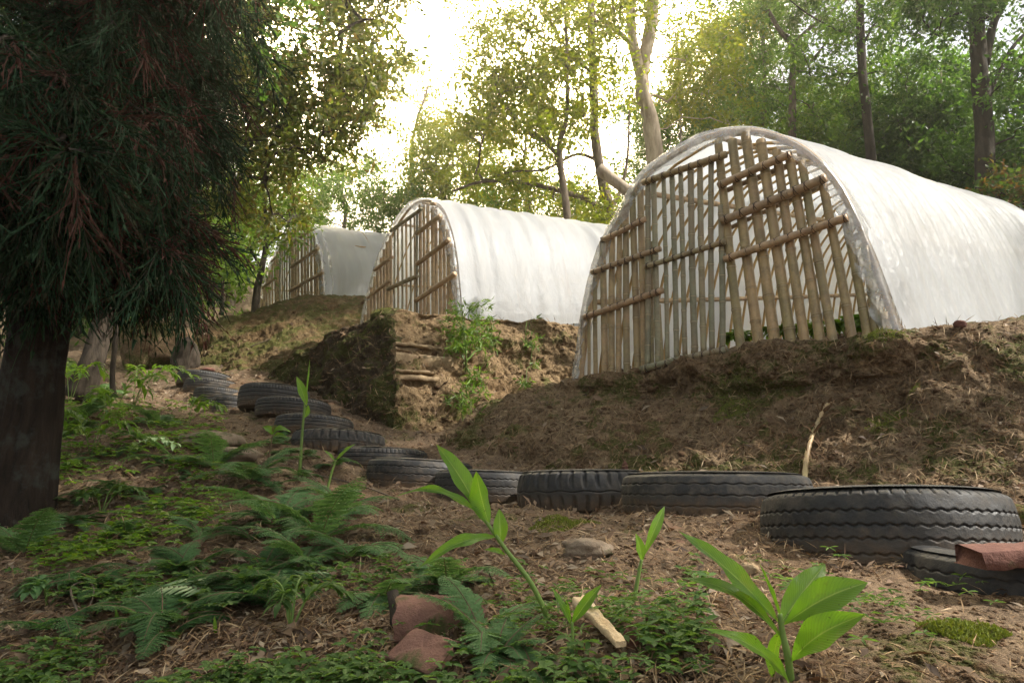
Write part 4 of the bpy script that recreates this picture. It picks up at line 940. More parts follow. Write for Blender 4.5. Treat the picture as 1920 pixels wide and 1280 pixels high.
ginger('largest broad-leaved ginger shoot in the lower right foreground', (1484,1279), [(1484,1279),(1478,1235),(1468,1190),(1462,1150)],
   [((1459,1165),(1272,990),66,-.02,{'sag':.04}),((1466,1195),(1272,1066),50,.04,{'sag':.16}),((1482,1285),(1318,1162),48,-.06,{'sag':.12}),((1466,1165),(1547,1052),84,.10,{'sag':.05,'wpos':.42}),
    ((1470,1170),(1627,1082),98,-.05,{'sag':.10,'wpos':.6}),((1482,1240),(1622,1140),92,-.12,{'sag':.10,'wpos':.6}),((1464,1180),(1452,1285),44,.03,{'sag':.1}),((1464,1160),(1424,1056),12,.02,{'sag':.0,'fold':.9})], -.02)
ginger('tall slanting ginger shoot in front of the tyre row, five upright leaves', (1040,1168), [(1040,1168),(1000,1100),(945,1025),(905,968)],
   [((906,972),(818,828),60,.05,{'sag':.05,'wpos':.55}),((918,985),(893,880),64,-.05,{'sag':.05,'wpos':.5}),((905,970),(743,912),26,0,{'sag':.20}),((938,1022),(936,952),44,.02,{'sag':.04}),((930,1006),(786,1052),38,-.08,{'sag':.14}),((948,1040),(908,1028),18,0,{'sag':.1})], -.02, .0042)
ginger('small two-leaved ginger shoot in front of the tyre with deep tread blocks', (1182,1136), [(1182,1136),(1196,1085),(1203,1048)],
   [((1204,1052),(1192,998),30,0,{'sag':.05}),((1205,1046),(1246,945),32,.05,{'sag':.06,'wpos':.6})], 0, .0034)
ginger('small three-leaved ginger shoot beside the split wood stake', (1072,1250), [(1072,1250),(1074,1210),(1073,1165)],
   [((1072,1168),(1128,1092),34,0,{'sag':.06}),((1070,1170),(1034,1098),20,.03,{'sag':.05}),((1070,1165),(1060,1118),7,0,{'sag':0,'fold':.8})], 0, .003)
ginger('thin upright ginger shoot with a spear tip in front of the far tyres', (562,885), [(562,885),(566,820),(572,750)],
   [((575,760),(556,704),26,0,{'sag':.04}),((571,783),(578,758),19,0,{'sag':.05}),((572,755),(581,672),6,0,{'sag':0,'fold':.8})], 0, .0026)
ginger('tiny narrow-leaved shoot left of the low flat dusty tyre', (613,912), [(613,912),(622,885),(630,862)],
   [((630,864),(667,830),12,0,{'sag':.08}),((628,864),(607,842),9,0,{'sag':.08})], 0, .0022)
g, _ = hit(497, 893); w2 = lambda x, y, e=0: at(x, y, g.y + e)
leafy('seedling', 'seedling with yellow-green and red tip leaves left of the thin upright ginger shoot', 'plant', g, [([g, w2(505,850), w2(511,815)], .006, .004)],
   [(w2(511,815), w2(492,797), .05, {'sag':.2}), (w2(511,815), w2(547,805), .05, {'sag':.3}), (w2(511,812), w2(519,794), .03, {'m': M['leaf_red'], 'sag':.1}), (w2(510,820), w2(540,818), .04, {'sag':.2})], M['leaf_bright'], M['stem_brown'])

# ---- ferns
def frond_arrays(base, az, length, rise, width, rng, n=18, m=8, droop=1.0, simple=False, twist=0):
    t_ = np.linspace(0, 1, 24); el = rise - droop * 1.5 * t_; step = length / 23
    h = np.array([math.sin(az), math.cos(az), 0]); pts = [np.array(list(base))]
    for k in range(23): pts.append(pts[-1] + step * (h * math.cos(el[k]) + np.array([0, 0, math.sin(el[k])])))
    P = np.array(pts) + (rng.standard_normal(3) * .02)[None] * (t_ ** 2)[:, None]
    T = unit(np.gradient(P, axis=0)); s = unit(np.cross(T, np.array([0, 0, 1.0]) + np.array([math.cos(az), -math.sin(az), 0]) * twist)); u = np.cross(s, T)
    vs = []; qs = []; c = 0
    for k in range(n):
        f = .12 + .87 * (k / (n - 1)); i = f * 23; i0 = min(int(i), 22); q = i - i0; p = P[i0] * (1 - q) + P[i0 + 1] * q; tt, ss, uu = T[i0], s[i0], u[i0]
        wl = width * (math.sin(min(1, f * 1.25 + .12) * math.pi * .5) if f < .35 else 1) * (1 - f) ** .75 * 1.15 + .008
        for sg in (-1, 1):
            d = ss * sg * .92 + tt * .38 + uu * (-.10 + .08 * rng.standard_normal()); d /= np.linalg.norm(d); wl2 = wl * rng.uniform(.88, 1.08)
            if simple:
                g = np.linspace(0, 1, 5); w_ = length * .020 * np.array([.7, 1.1, .95, .6, .05]); mid = p + d * wl2 * g[:, None] - uu * (.10 * wl2 * g ** 2)[:, None]; cr = np.cross(d, uu)
                G = np.stack([mid + cr * w_[:, None] - uu * .002, mid + uu * .003, mid - cr * w_[:, None] - uu * .002], 1)
                I = np.arange(15).reshape(5, 3) + c; vs.append(G.reshape(-1, 3)); qs.append(np.stack([I[:-1, :-1], I[1:, :-1], I[1:, 1:], I[:-1, 1:]], -1).reshape(-1, 4)); c += 15
            else:
                mm = max(3, int(m * (wl / width) ** .6)); g = (np.arange(mm) + .3) / mm; pc = p + d * wl2 * g[:, None] - uu * (.16 * wl2 * g ** 2)[:, None]; cr = np.cross(d, uu)
                # narrow midrib blade of the pinna
                for s2 in (-1, 1):
                    pl = wl2 * .30 * (1 - g) ** .8 + .003; dd = unit(cr * s2 * .85 + d * .5); hw = wl2 / mm * .62
                    a = pc; b = pc + dd * (pl * .55)[:, None] + d * hw; e = pc + dd * pl[:, None] - uu * (pl * .15)[:, None]; b2 = pc + dd * (pl * .5)[:, None] - d * hw
                    vs.append(np.stack([a, b, e, b2], 1).reshape(-1, 3)); qs.append(np.arange(mm * 4).reshape(mm, 4) + c); c += mm * 4
                r4 = np.array([p, p + cr * .0016, p + d * wl2 - uu * .16 * wl2, p - cr * .0016]); vs.append(r4); qs.append(np.array([[0, 1, 2, 3]]) + c); c += 4
    return np.concatenate(vs), np.concatenate(qs), P
def fern(label, px, n, length, width=.3, seed=0, az=None, rise=(.5, 1.1), mat='fern', simple=False, base=None, droop=1.0, group='ferns on the slope', npin=18):
    rng = np.random.default_rng(seed); g = hit(*px)[0] if base is None else base
    root = empty('fern', label, 'fern', g, group); o = np.array(list(g))
    for k in range(n):
        a = (az[k % len(az)] + rng.uniform(-.15, .15)) if az is not None else (k + rng.uniform(-.3, .3)) * 2 * math.pi / n
        L = length * rng.uniform(.75, 1.12); v, q, P = frond_arrays([0, 0, 0], a, L, rng.uniform(*rise), L * width, rng, npin, 9, droop * rng.uniform(.8, 1.2), simple)
        mb = MB(); mb.add(v, q); mb.tube(P, np.linspace(.0025, .0006, 24), 4, 1, False); mb.build('frond', [M[mat], M['stem_brown']], root, False)
    return root
DG = math.pi / 180
fern('fern with pale ribbed simple fronds spread low on the litter at lower left', (425,1128), 3, .40, .30, 1, [-62*DG, 62*DG, -100*DG], (.55, .75), 'fern_pale', True, droop=.75, npin=20)
FL = [((600,1015), 7, .42, 'large lacy fern below the dusty tyres, nearest the bare path', None),
 ((520,985), 6, .40, 'lacy fern left of the large one, at the lip of the bank', None),
 ((660,1050), 6, .32, 'lacy fern arching over the short brown stake', None),
 ((470,905), 7, .42, 'lacy fern under the mossy stones in the middle of the slope', None),
 ((400,880), 6, .42, 'lacy fern hanging over the dark hollow left of the mossy stones', None),
 ((330,870), 5, .38, 'lacy fern pointing left towards the cedar trunk', [-80*DG, -40*DG, -120*DG, 60*DG]),
 ((720,1130), 4, .22, 'drooping lacy fern just left of the short brown stake', [180*DG, 150*DG, -150*DG, 90*DG]),
 ((840,1105), 5, .22, 'low fern behind the sunken roof tile', None),
 ((930,1240), 6, .12, 'fresh green fern in the middle foreground right of the tiles', None),
 ((1000,1266), 5, .10, 'green fern at the bottom edge left of the split wood stake', None),
 ((905,1200), 5, .20, 'small fern between the sunken tile and the ginger stem', None),
 ((292,1178), 4, .16, 'tiny fern below the pale ribbed fronds', None),
 ((235,1010), 5, .24, 'drab fern in the litter right of the cedar trunk', None),
 ((45,1045), 7, .36, 'dark fern at the foot of the cedar trunk', None),
 ((375,1010), 4, .20, 'yellow-green curled fern in the centre left litter', None),
 ((150,790), 7, .50, 'bright fern immediately right of the cedar trunk', None),
 ((185,745), 6, .50, 'sunlit fern at the foot of the leaning trunk', None),
 ((130,700), 6, .55, 'bright fern behind the leaning trunk', None),
 ((290,800), 6, .42, 'green fern under the drooping broad leaves', None),
 ((570,1060), 4, .26, 'small fern right of the pale ribbed fronds', None),
 ((330,1075), 5, .18, 'dull low fern directly above the pale ribbed fronds', None),
 ((100,880), 6, .34, 'shaded fern against the right side of the cedar trunk', None),
 ((640,960), 5, .30, 'lacy fern beside the curved twig on the path edge', None)]
for k, (px, n, L, lab, az) in enumerate(FL): fern(lab, px, n + 1, L * 1.15, .30, 20 + k, az, (.55, 1.15), droop=.85)
r5 = np.random.default_rng(77)
for k in range(42):
    px = (r5.uniform(100, 640), r5.uniform(790, 1200)); px = (px[0] * (1 if px[1] < 1000 else .9), px[1])
    fern('small dark fern scattered among the herbs of the left slope', px, 5, r5.uniform(.2, .3), .3, 500 + k, None, (.4, 1.0), mat='fern_deep', group='small dark ferns on the left slope')

# ---- broad-leaved understorey plants, each its own
def sprig_plant(label, px, stems, leafL, leafW, seed, mat='leaf_mid', group='leafy plants on the shaded slope', base=None, name='leafy_plant'):
    rng = np.random.default_rng(seed); g = hit(*px)[0] if base is None else base; root = empty(name, label, 'plant', g, group); o = np.array(list(g)); mb = MB(); ml = MB()
    for (az, reach, up) in stems:
        h = np.array([math.sin(az), math.cos(az), 0]); P = smooth_path([[0, 0, -.02], h * reach * .3 + [0, 0, up * .75], h * reach * .7 + [0, 0, up], h * reach + [0, 0, up * .82]], 20)
        mb.tube(P, np.linspace(.004, .0015, 20), 5); T = unit(np.gradient(P, axis=0))
        for k in range(5, 20):
            for sg in (-1, 1):
                if rng.random() < .15: continue
                s = unit(np.cross(T[k], [0, 0, 1])) * sg; d = unit(s * .8 + T[k] * .7 + np.array([0, 0, rng.uniform(-.5, .15)]) + rng.standard_normal(3) * .12); l = leafL * rng.uniform(.7, 1.15)
                ml.grid(big_leaf_arrays(P[k], P[k] + d * l, leafW * rng.uniform(.8, 1.1), .12, .18, hint=[0.05, .05, 1], ripple=.01, n=7, seed=k)[:, ::2])
        ml.grid(big_leaf_arrays(P[-1], P[-1] + T[-1] * leafL, leafW, .12, .18, hint=[0.05, .05, 1], ripple=.01, n=7)[:, ::2])
    mb.build('stem', M['stem'], root); ml.build('foliage', M[mat], root)
SP = [((250,760), [(90*DG,.65,.45),(60*DG,.4,.5),(120*DG,.5,.35),(-30*DG,.3,.5)], .15, .04, 'leafy plant with long drooping leaves reaching right towards the tyre stack', 'leaf_mid'),
 ((210,800), [(-60*DG,.35,.4),(30*DG,.3,.5),(170*DG,.4,.3)], .15, .04, 'dark leafy plant below the leaning trunk', 'leaf_mid'),
 ((170,850), [(90*DG,.3,.25),(-90*DG,.3,.3),(0,.3,.35),(180*DG,.3,.2)], .12, .035, 'leafy plant right of the cedar trunk at mid height', 'leaf_mid'),
 ((130,760), [(-80*DG,.3,.5),(40*DG,.3,.5),(140*DG,.4,.4)], .14, .04, 'tall leafy plant tucked behind the cedar trunk', 'leaf_bright'),
 ((220,880), [(100*DG,.42,.22)], .07, .035, 'arching sprig of pale oval leaves on the open litter', 'fern_pale'),
 ((80,820), [(80*DG,.3,.25),(30*DG,.3,.3),(200*DG,.25,.25)], .13, .035, 'leafy sprays crossing the cedar trunk', 'leaf_mid'),
 ((190,960), [(60*DG,.2,.14),(-60*DG,.2,.14),(180*DG,.2,.12),(0,.2,.16)], .06, .03, 'low bushy plant below the leafy plant by the trunk', 'herb'),
 ((90,1135), [(60*DG,.12,.08),(-60*DG,.12,.08),(180*DG,.1,.08)], .05, .028, 'bluish low herb at the lower left', 'fern'),
 ((545,1175), [(60*DG,.14,.10),(-60*DG,.12,.12),(180*DG,.1,.1),(0,.1,.12)], .05, .018, 'small herb with narrow leaves right of the bright grass blade', 'herb'),
 ((350,800), [(80*DG,.3,.25),(10*DG,.2,.3)], .12, .035, 'leafy plant in front of the mossy stones', 'leaf_mid')]
for k, (px, st, l, w, lab, mt) in enumerate(SP): sprig_plant(lab, px, st, l, w, 200 + k, mt)
# lettuce-like seedlings inside the near greenhouse
for k, (x, y) in enumerate([(1455,650),(1500,640),(1545,630),(1585,620),(1620,612),(1385,660)]):
    p = P1.px(x, y, -.35); g, _ = drop(p.x, p.y)
    sprig_plant(['yellow-green seedling behind the canes, leftmost of the bunch right of the door', 'yellow-green seedling second from the left behind the right canes', 'yellow-green seedling in the middle of the row behind the right canes', 'yellow-green seedling behind the last thick canes', 'yellow-green seedling nearest the right foot of the arch', 'yellow-green seedling right beside the door foot'][k], None,
      [(k * 1.1 + j * 2.1, .10, .12) for j in range(3)], .09, .05, 300 + k, 'leaf_bright', 'seedlings inside the near greenhouse', base=g)
# bamboo grass hanging on the cut earth wall
def wall_targets(rng, boxes):
    out = []
    for (x0, y0, x1, y1, n, o_) in boxes:
        for _ in range(n):
            h = hit(rng.uniform(x0, x1), rng.uniform(y0, y1))[0] or hit((x0 + x1) / 2, 700)[0]; out.append([h.x + .03, h.y - rng.uniform(.03, o_), h.z + rng.uniform(-.02, .05)])
    return out
hw = hit(872, 690)[0]; tb_ = at(866, 575, hw.y - .1)
T_ = wall_targets(rg, [(815,625,900,670,20,.30),(850,590,925,640,18,.25),(855,700,905,740,9,.14),(845,740,890,785,8,.12),(900,600,935,650,4,.2)]) + [list(at(rg.uniform(848,905), rg.uniform(560,600), hw.y - .12)) for _ in range(9)]
tree('bamboo_grass', 'yellow-green bamboo grass and vine hanging down the cut earth wall', 'plant', [([hw + V(0, .05, -.1), hw + V(.02, -.12, .15), tb_], (.012, .006))], T_, LM, M['stem'], 18, .08, .11, .17, .003, seed=401, droop=.15, lump=4)
hw = hit(985, 650)[0]
tree('bamboo_grass', 'thin sparse vine on the earth wall right of the bamboo grass', 'plant', [([hw, hw + V(0, -.05, .2), hw + V(.02, -.05, .35)], (.006, .003))], wall_targets(rg, [(972,600,995,665,6,.08),(960,680,990,730,4,.08)]), LM, M['stem'], 16, .06, .10, .22, .002, seed=402, lump=3)

# ---- loose objects
def rock(name, label, px, size, seed, mat='stone', sink=.3, cat='stone', group=None, pos=None):
    g = hit(*px)[0] if pos is None else pos; rng = np.random.default_rng(seed)
    nu, nv = 40, 28; a = np.linspace(0, 2 * math.pi, nu, endpoint=False); b = np.linspace(.02, math.pi - .02, nv)
    D = np.stack([np.sin(b)[:, None] * np.cos(a), np.sin(b)[:, None] * np.sin(a), np.cos(b)[:, None] + 0 * a], -1)
    D = np.sign(D) * np.abs(D) ** .8; r = 1 + .22 * fbm(D * 1.2 + seed, 1, 3) + .05 * fbm(D * 5 + seed, 1, 3)
    G = D * r[..., None] * np.array(size) / 2; mb = MB(); mb.grid(G[::-1], closed_v=True); o = mb.build(name, M[mat]); o.location = (g.x, g.y, g.z + size[2] * (.5 - sink)); o.rotation_euler = (0, 0, rng.uniform(0, 6))
    return tag(o, label, cat, group, 'thing')
def Ysc(px, w): return w / F * hit(*px)[0].y
rock('stone', 'flat mossy stone on the litter in front of the tyre with deep tread blocks', (1098,1040), (Ysc((1098,1040), 88), .13, .085), 1)
rock('stone', 'dark stone against the tyre behind the tall ginger shoot', (938,935), (.11,.09,.08), 2)
rock('stone', 'brown stone beside the dark one, touching the tyre with deep tread blocks', (955,925), (.13,.1,.1), 3)
rock('mossy_stone', 'moss-topped long stone on the slope left of the red-tipped seedling', (385,835), (.62,.4,.16), 4, 'stone')
rock('mossy_stone', 'pale rounded stone under the moss-topped one', (440,862), (.5,.35,.14), 5, 'stone')
rock('stone', 'pale stone in front of the thin upright ginger shoot', (535,890), (.16,.1,.06), 6, 'slab')
rock('boulder', 'big dark boulder-like hollow bank at the landing behind the leaning trunk', (300,685), (1.15,.8,1.0), 7, 'bank', .25, 'boulder')
rock('tree_stump', 'low dark stump between the boulder and the mossy mound', (345,690), (.42,.4,.6), 8, 'bark_dark', .2, 'stump')
rock('stone', 'red-brown shard on the crest of the near bank below the plastic sheet', (1800,612), (.07,.05,.05), 9, 'brick', .2)
rock('stone', 'small grey stone on the bare path left of the biggest tyre', (1405,1070), (.06,.05,.04), 10, 'slab')
rock('stone', 'small flat pale stone on the near bank above the biggest tyre', (1610,770), (.14,.08,.02), 11, 'slab', .3)
rock('stone', 'pointed pinkish shard standing behind the tyre with deep tread blocks', (1172,884), (.07,.04,.09), 12, 'brick', .2)
rock('stone', 'pale pink stone lying on top of the far tyre stack', (390,697), (.30,.2,.10), 13, 'brick', .3)
rock('mossy_stone', 'mossy clod at the right edge behind the biggest tyre', (1905,985), (.2,.15,.12), 14, 'mound', .3)
# layered slabs set in the corner of the earth wall
c3 = V(corner.x, corner.y, 0)
dR = (V(top[5].x, top[5].y, 0) - c3).normalized(); dN = V(dR.y, -dR.x, 0)
for k, (y0, hgt, w, o_) in enumerate([(642,.045,.62,.05),(651,.05,.42,.03),(662,.16,.75,.045),(692,.035,.5,.05),(702,.06,.55,.03)]):
    hb0 = hit(749, y0)[0]; z0 = hb0.z; c3 = V(hb0.x, hb0.y, 0) - dR * .04 - dN * .075; bm_ = MB(); n1, n2 = 30, 6
    us = np.linspace(0, w, n1); 
    prof = [(-.3, 0), (o_, 0), (o_ + .012, -hgt * .15), (o_ + .012, -hgt * .85), (o_, -hgt), (-.3, -hgt)]
    G = np.array([[list(c3 + dR * float(u_ - .02) + dN * (a * (1 + 0 * u_) + (.012 * math.sin(u_ * 23 + k * 2) + .02 * math.sin(u_ * 9 + k) - .05 * (u_ / w) ** 2) * (a > 0) + .06 * (a > 0)) + V(0, 0, z0 + b)) for u_ in us] for a, b in prof])
    G = G + .010 * fbm(G, 14, 3)[..., None]
    bm_.grid(G); 
    for e in (0, -1): F_ = G[:, e]; bm_.add(F_, None, [[0, i, i + 1] for i in range(1, 5)])
    o = bm_.build('stone_slab', M['slab'], smooth=False); obj_at(o, G.reshape(-1, 3).mean(0)); tag(o, ['thin top slab in the corner of the cut earth wall', 'short second slab from the top in the wall corner', 'thickest slab in the corner of the cut earth wall', 'thin slab under the thickest one in the wall corner', 'lowest slab in the corner of the cut earth wall'][k], 'slab', 'stone slabs in the wall corner', 'thing')
# sunken curved roof tiles
def tile(label, ctr_px, L, W, rotz, tilt, arc, seed, sink=.0, hole=False):
    g, _ = hit(*ctr_px); n1, n2 = 36, 20; a = np.linspace(-arc, arc, n2); x = np.linspace(-L / 2, L / 2, n1); R_ = W / 2 / math.sin(arc)
    mb = MB(); top_ = []; bot = []
    for xx in x:
        ed = .008 * math.sin(xx * 90 + seed); top_.append([[xx, R_ * math.sin(q), R_ * math.cos(q) - R_] for q in a]); bot.append([[xx, (R_ - .014) * math.sin(q), (R_ - .014) * math.cos(q) - R_] for q in a])
    top_ = np.array(top_); bot = np.array(bot); top_[0, :, 0] += .004 * np.sin(a * 9 + seed); top_[-1, :, 0] += .008 * np.sin(a * 6 + seed) - .02 * (a > .2); bot[0, :, 0] = top_[0, :, 0]; bot[-1, :, 0] = top_[-1, :, 0]
    ring = np.concatenate([top_, bot[:, ::-1]], 1); mb.grid(ring + .0012 * fbm(ring, 40, 3)[..., None], closed_v=True)
    for e, fl in ((0, 1), (-1, 0)):
        f = np.stack([top_[e], bot[e]], 0); mb.grid(f if fl else f[::-1])
    o = mb.build('roof_tile', M['terracotta'], smooth=False); o.location = (g.x, g.y, g.z + .03 - sink); o.rotation_euler = (tilt[0], tilt[1], rotz); tag(o, label, 'roof tile', 'broken roof tiles in the foreground', 'thing'); return o
tile('curved terracotta roof tile half sunk behind the broken one', (822,1192), .22, .14, .05, (.75, .03), .85, 1, -.03)
tile('broken terracotta tile with a raised rim at the bottom edge', (790,1272), .15, .10, -.75, (.5, .05), .35, 2, -.035)
# bar along the broken tile
def bar(name, label, cat, a, b, w, h, mat, seed, group=None, taper=.7):
    a, b = Vector(a), Vector(b); d = (b - a).normalized(); s = d.cross(V(0, 0, 1)).normalized(); u = s.cross(d); n = 24; G = []
    for k in range(n):
        f = k / (n - 1); c = a + (b - a) * f; ww = w * (1 - (1 - taper) * f) * (1 + .06 * math.sin(f * 20 + seed)); hh = h * (1 - (1 - taper) * f)
        G.append([list(c + s * (ww * x / 2) + u * (hh * y / 2)) for x, y in ((-.8,-1),(.8,-1),(1,-.7),(1,.7),(.8,1),(.1,.75),(-.1,1.1),(-.8,1),(-1,.6),(-1,-.7))])
    G = np.array(G); G = G + .05 * w * fbm(G, 30, 3)[..., None]; mb = MB(); mb.grid(G, closed_v=True)
    for e in (0, -1):
        F_ = G[e]; mb.add(np.vstack([F_.mean(0), F_]), None, [[0, 1 + i, 1 + (i + 1) % 10] for i in range(10)])
    o = mb.build(name, M[mat], smooth=False); obj_at(o, a); return tag(o, label, cat, group)
g1 = hit(1090,1172)[0]; g2 = hit(1165,1252)[0]
bar('wood_stake', 'pale split wood stake lying in the foreground beside the small ginger shoot', 'stake', g1 + V(0, 0, .055), g2 + V(0, 0, .045), .042, .022, 'wood', 1, taper=.55)
g1 = hit(745,1178)[0]; mb = MB(); mb.tube([g1 - V(0,0,.05), at(742,1145,g1.y), at(736,1108,g1.y + .02)], [.017,.0165,.0155], 12); o = mb.build('wooden_peg', M['bark_dark']); obj_at(o, g1); tag(o, 'short dark wooden peg standing above the sunken roof tile', 'peg')
# brick on the half-buried tyre
def brick(label, c, L, W, H, rz):
    nx = 24; G = []
    for x in np.linspace(-L/2, L/2, nx): G.append([[x, a * W / 2, b * H / 2] for a, b in ((-.94,-1),(.94,-1),(1,-.9),(1,.9),(.94,1),(-.94,1),(-1,.88),(-1,-.88))])
    G = np.array(G); G[0, :, 0] += [.01, .0, .012, .03, .02, -.01, .0, .01]; G = G + .004 * fbm(G, 26, 3)[..., None]; mb = MB(); mb.grid(G, closed_v=True)
    for e in (0, -1): F_ = G[e]; mb.add(np.vstack([F_.mean(0), F_]), None, [[0, 1 + i, 1 + (i + 1) % 8] for i in range(8)])
    o = mb.build('brick', M['brick'], smooth=False); o.location = c; o.rotation_euler = (.05, -.03, rz); return tag(o, label, 'brick', kind='thing')
bp = at(1890, 1041, 1.98); brick('weathered red brick resting on the half-buried tyre at the right edge', (bp.x, bp.y, bp.z), .24, .12, .05, .06)
# dry segmented stalk hanging down the near bank
g0 = hit(1508, 905)[0]; pts = [g0] + [hit(*p)[0] + V(0, -.05, .03) for p in ((1506,872),(1512,842),(1523,812),(1538,778),(1548,765))]
mb = MB(); S_ = smooth_path(pts, 60); rr_ = np.array([.016 * (1 - .35 * k / 60) * (1 + .28 * max(0, math.cos(k / 60 * 2 * math.pi * 11)) ** 6) for k in range(60)]); mb.tube(S_, rr_, 10)
stk = mb.build('dry_stalk', M['bam']); obj_at(stk, pts[0]); tag(stk, 'segmented green stalk with dried tan sheaths hanging down the near bank', 'stalk')
o_ = np.array(list(pts[0]))
for k in range(26):
    mb = MB()
    i = rg.integers(12, 58); b = S_[i]; d = unit(np.array([rg.normal() * .5, -.3, rg.choice([-1, .6]) * rg.uniform(.4, 1)])); mb.grid(big_leaf_arrays(b, b + d * rg.uniform(.06, .16), .018, .1, .4, n=7)[:, ::2] - o_); mb.build('dried_sheath', M['fibre'], stk)
# twigs
def twig(label, pxs, r, lift=.01, mat='bark', group='twigs on the litter'):
    P = [hit(*p)[0] + V(0, 0, lift + (.03 if 0 < k < len(pxs) - 1 else 0)) for k, p in enumerate(pxs)]
    mb = MB(); mb.tube(smooth_path(P, 24), np.linspace(r, r * .5, 24), 6); o = mb.build('twig', M[mat]); obj_at(o, P[0]); tag(o, label, 'twig', group)
twig('curved bare twig on the path edge below the low flat dusty tyre', [(575,890),(630,908),(690,925),(748,940)], .009)
twig('looped pale twig in the lower left litter', [(148,1170),(130,1130),(165,1118),(172,1145),(150,1180)], .004, .02)
twig('straight dark twig lying below the drab fern', [(0,1148),(50,1125)], .004)
twig('thin twig running down from the pale ribbed fern', [(540,1060),(600,1130)], .004)
twig('brown twig across the middle litter', [(385,1052),(440,1046)], .005)
twig('pale twig at the left of the pale ribbed fern', [(240,1055),(290,1072)], .006)
twig('fallen twig beside the far tyre stack', [(470,655),(508,640)], .012, .05)
twig('pale stick poking out of the bottom centre herbs', [(905,1275),(908,1245)], .005, .01)
twig('thin stick leaning beside the thin upright ginger shoot', [(560,870),(595,905)], .006)
# bright grass blades
for k, (px, tpx, lab) in enumerate([((406,1188), (402,1150), 'single bright grass blade at the bottom left, upright'), ((228,1180), (215,1130), 'curved bright grass blade left of the upright one')]):
    g = hit(*px)[0]; mb = MB(); mb.grid(big_leaf_arrays(g - V(0,0,.01), at(tpx[0], tpx[1], g.y), .011, .08, .3, n=10)); o = mb.build('grass_blade', M['leaf_bright']); obj_at(o, g); tag(o, lab, 'grass blade')
g = hit(1180,1222)[0]; mb = MB(); mb.grid(big_leaf_arrays(g, at(1176,1172,g.y + .02), .04, .15, .3, n=12, ripple=.05)); o = mb.build('fallen_leaf', M['cedar_dead']); obj_at(o, g); tag(o, 'curled russet leaf standing right of the pale split stake', 'leaf')

# ------------------------------------------------ litter, straw, clods and herbs that nobody could count
def scatter_px(rng, n, box, mask=None, maxY=17):
    out = []; nor = []
    while len(out) < n:
        h = hit(rng.uniform(box[0], box[2]), rng.uniform(box[1], box[3]))
        if h[0] is None or h[0].y > maxY: 
            if rng.random() < .001: n -= 1
            continue
        if mask is not None and rng.random() > mask(h[0]) * (1 if mask is not dens or h[1].z > .75 or h[1].z < -.75 else (.25 if abs(h[1].z) > .45 else .05)): continue
        out.append(h[0][:]); nor.append(h[1][:])
    return np.array(out), np.array(nor)
def scatter_xy(rng, n, x0, x1, y0, y1, mask=None):
    out = []; nor = []
    for _ in range(n):
        p, m_ = drop(rng.uniform(x0, x1), rng.uniform(y0, y1))
        if mask is None or rng.random() < mask(p): out.append(p[:]); nor.append(m_[:])
    return np.array(out), np.array(nor)
def lay(P, N, L, W, rng, lift=.35, fold=.12):
    n = len(P); N = N * np.sign(N[:, 2:3] + 1e-6); d = unit(np.cross(N, rng.standard_normal((n, 3)))); d = unit(d + N * rng.uniform(-.05, lift, (n, 1)) ** 1); s = unit(np.cross(d, N + .35 * rng.standard_normal((n, 3)))); u = np.cross(s, d)
    L = L[:, None]; W = W[:, None]; b = P + N * rng.uniform(.001, .012, (n, 1)); m1 = b + d * L * .5 + u * L * .06; tip = b + d * L + u * L * rng.uniform(-.15, .1, (n, 1))
    v = np.stack([b, m1 + s * W * .5 + u * W * fold, tip, m1 - s * W * .5 + u * W * fold, m1], 1).reshape(-1, 3); k = np.arange(n)[:, None] * 5
    return v, np.concatenate([k + np.array([[0, 4, 1]]), k + np.array([[4, 2, 1]]), k + np.array([[0, 3, 4]]), k + np.array([[4, 3, 2]])], 0)
def dens(p):
    n_ = float(vnoise(np.array([[p.x * 1.3, p.y * 1.3, 3.3]]))[0]) * .5 + float(vnoise(np.array([[p.x * 4.1, p.y * 4.1, 1.3]]))[0]) * .3
    bare = 1 if not (p.x > .42 * p.y and p.y < 2.3 and p.z < .9) else .12     # bare trodden soil at the lower right
    return max(.05, (.5 + n_)) * bare * (1 if p.z < CZ - .05 or p.x < -1.5 else .45)
P1s, N1s = scatter_px(rg, 26000, (-350, 600, 2250, 1400), dens); P2s, N2s = scatter_xy(rg, 9000, -6, 6, .2, 11, dens)
PP = np.vstack([P1s, P2s]); NN = np.vstack([N1s, N2s]); n = len(PP); dist = PP[:, 1:2].ravel()
Ls = rg.uniform(.014, .052, n) * np.where(rg.random(n) < .15, 1.6, 1) * np.clip(.6 + dist * .13, .6, 1.6); Ws = Ls * np.where(rg.random(n) < .5, .2, .45)
v, t_ = lay(PP, NN, Ls, Ws, rg); tag(raw_mesh('leaf_litter', v, t_, M['litter']), 'dry fallen leaves and bark flakes over the slope and banks', kind='stuff')
# straw and root fibres, thicker on the banks
barem = lambda p: .12 if (p.x > .45 * p.y and p.y < 2.3 and p.z < .9) else 1
P3s, N3s = scatter_px(rg, 26000, (-200, 560, 2150, 1350), barem); n = len(P3s)
Ls = rg.uniform(.03, .11, n) * np.clip(.5 + P3s[:, 1] * .12, .5, 1.4); v, t_ = lay(P3s, N3s, Ls, .0025 + .0006 * P3s[:, 1], rg, .5, .0)
tag(raw_mesh('straw_and_roots', v, t_, M['fibre']), 'dry straw, needles and root fibres on the soil', kind='stuff')
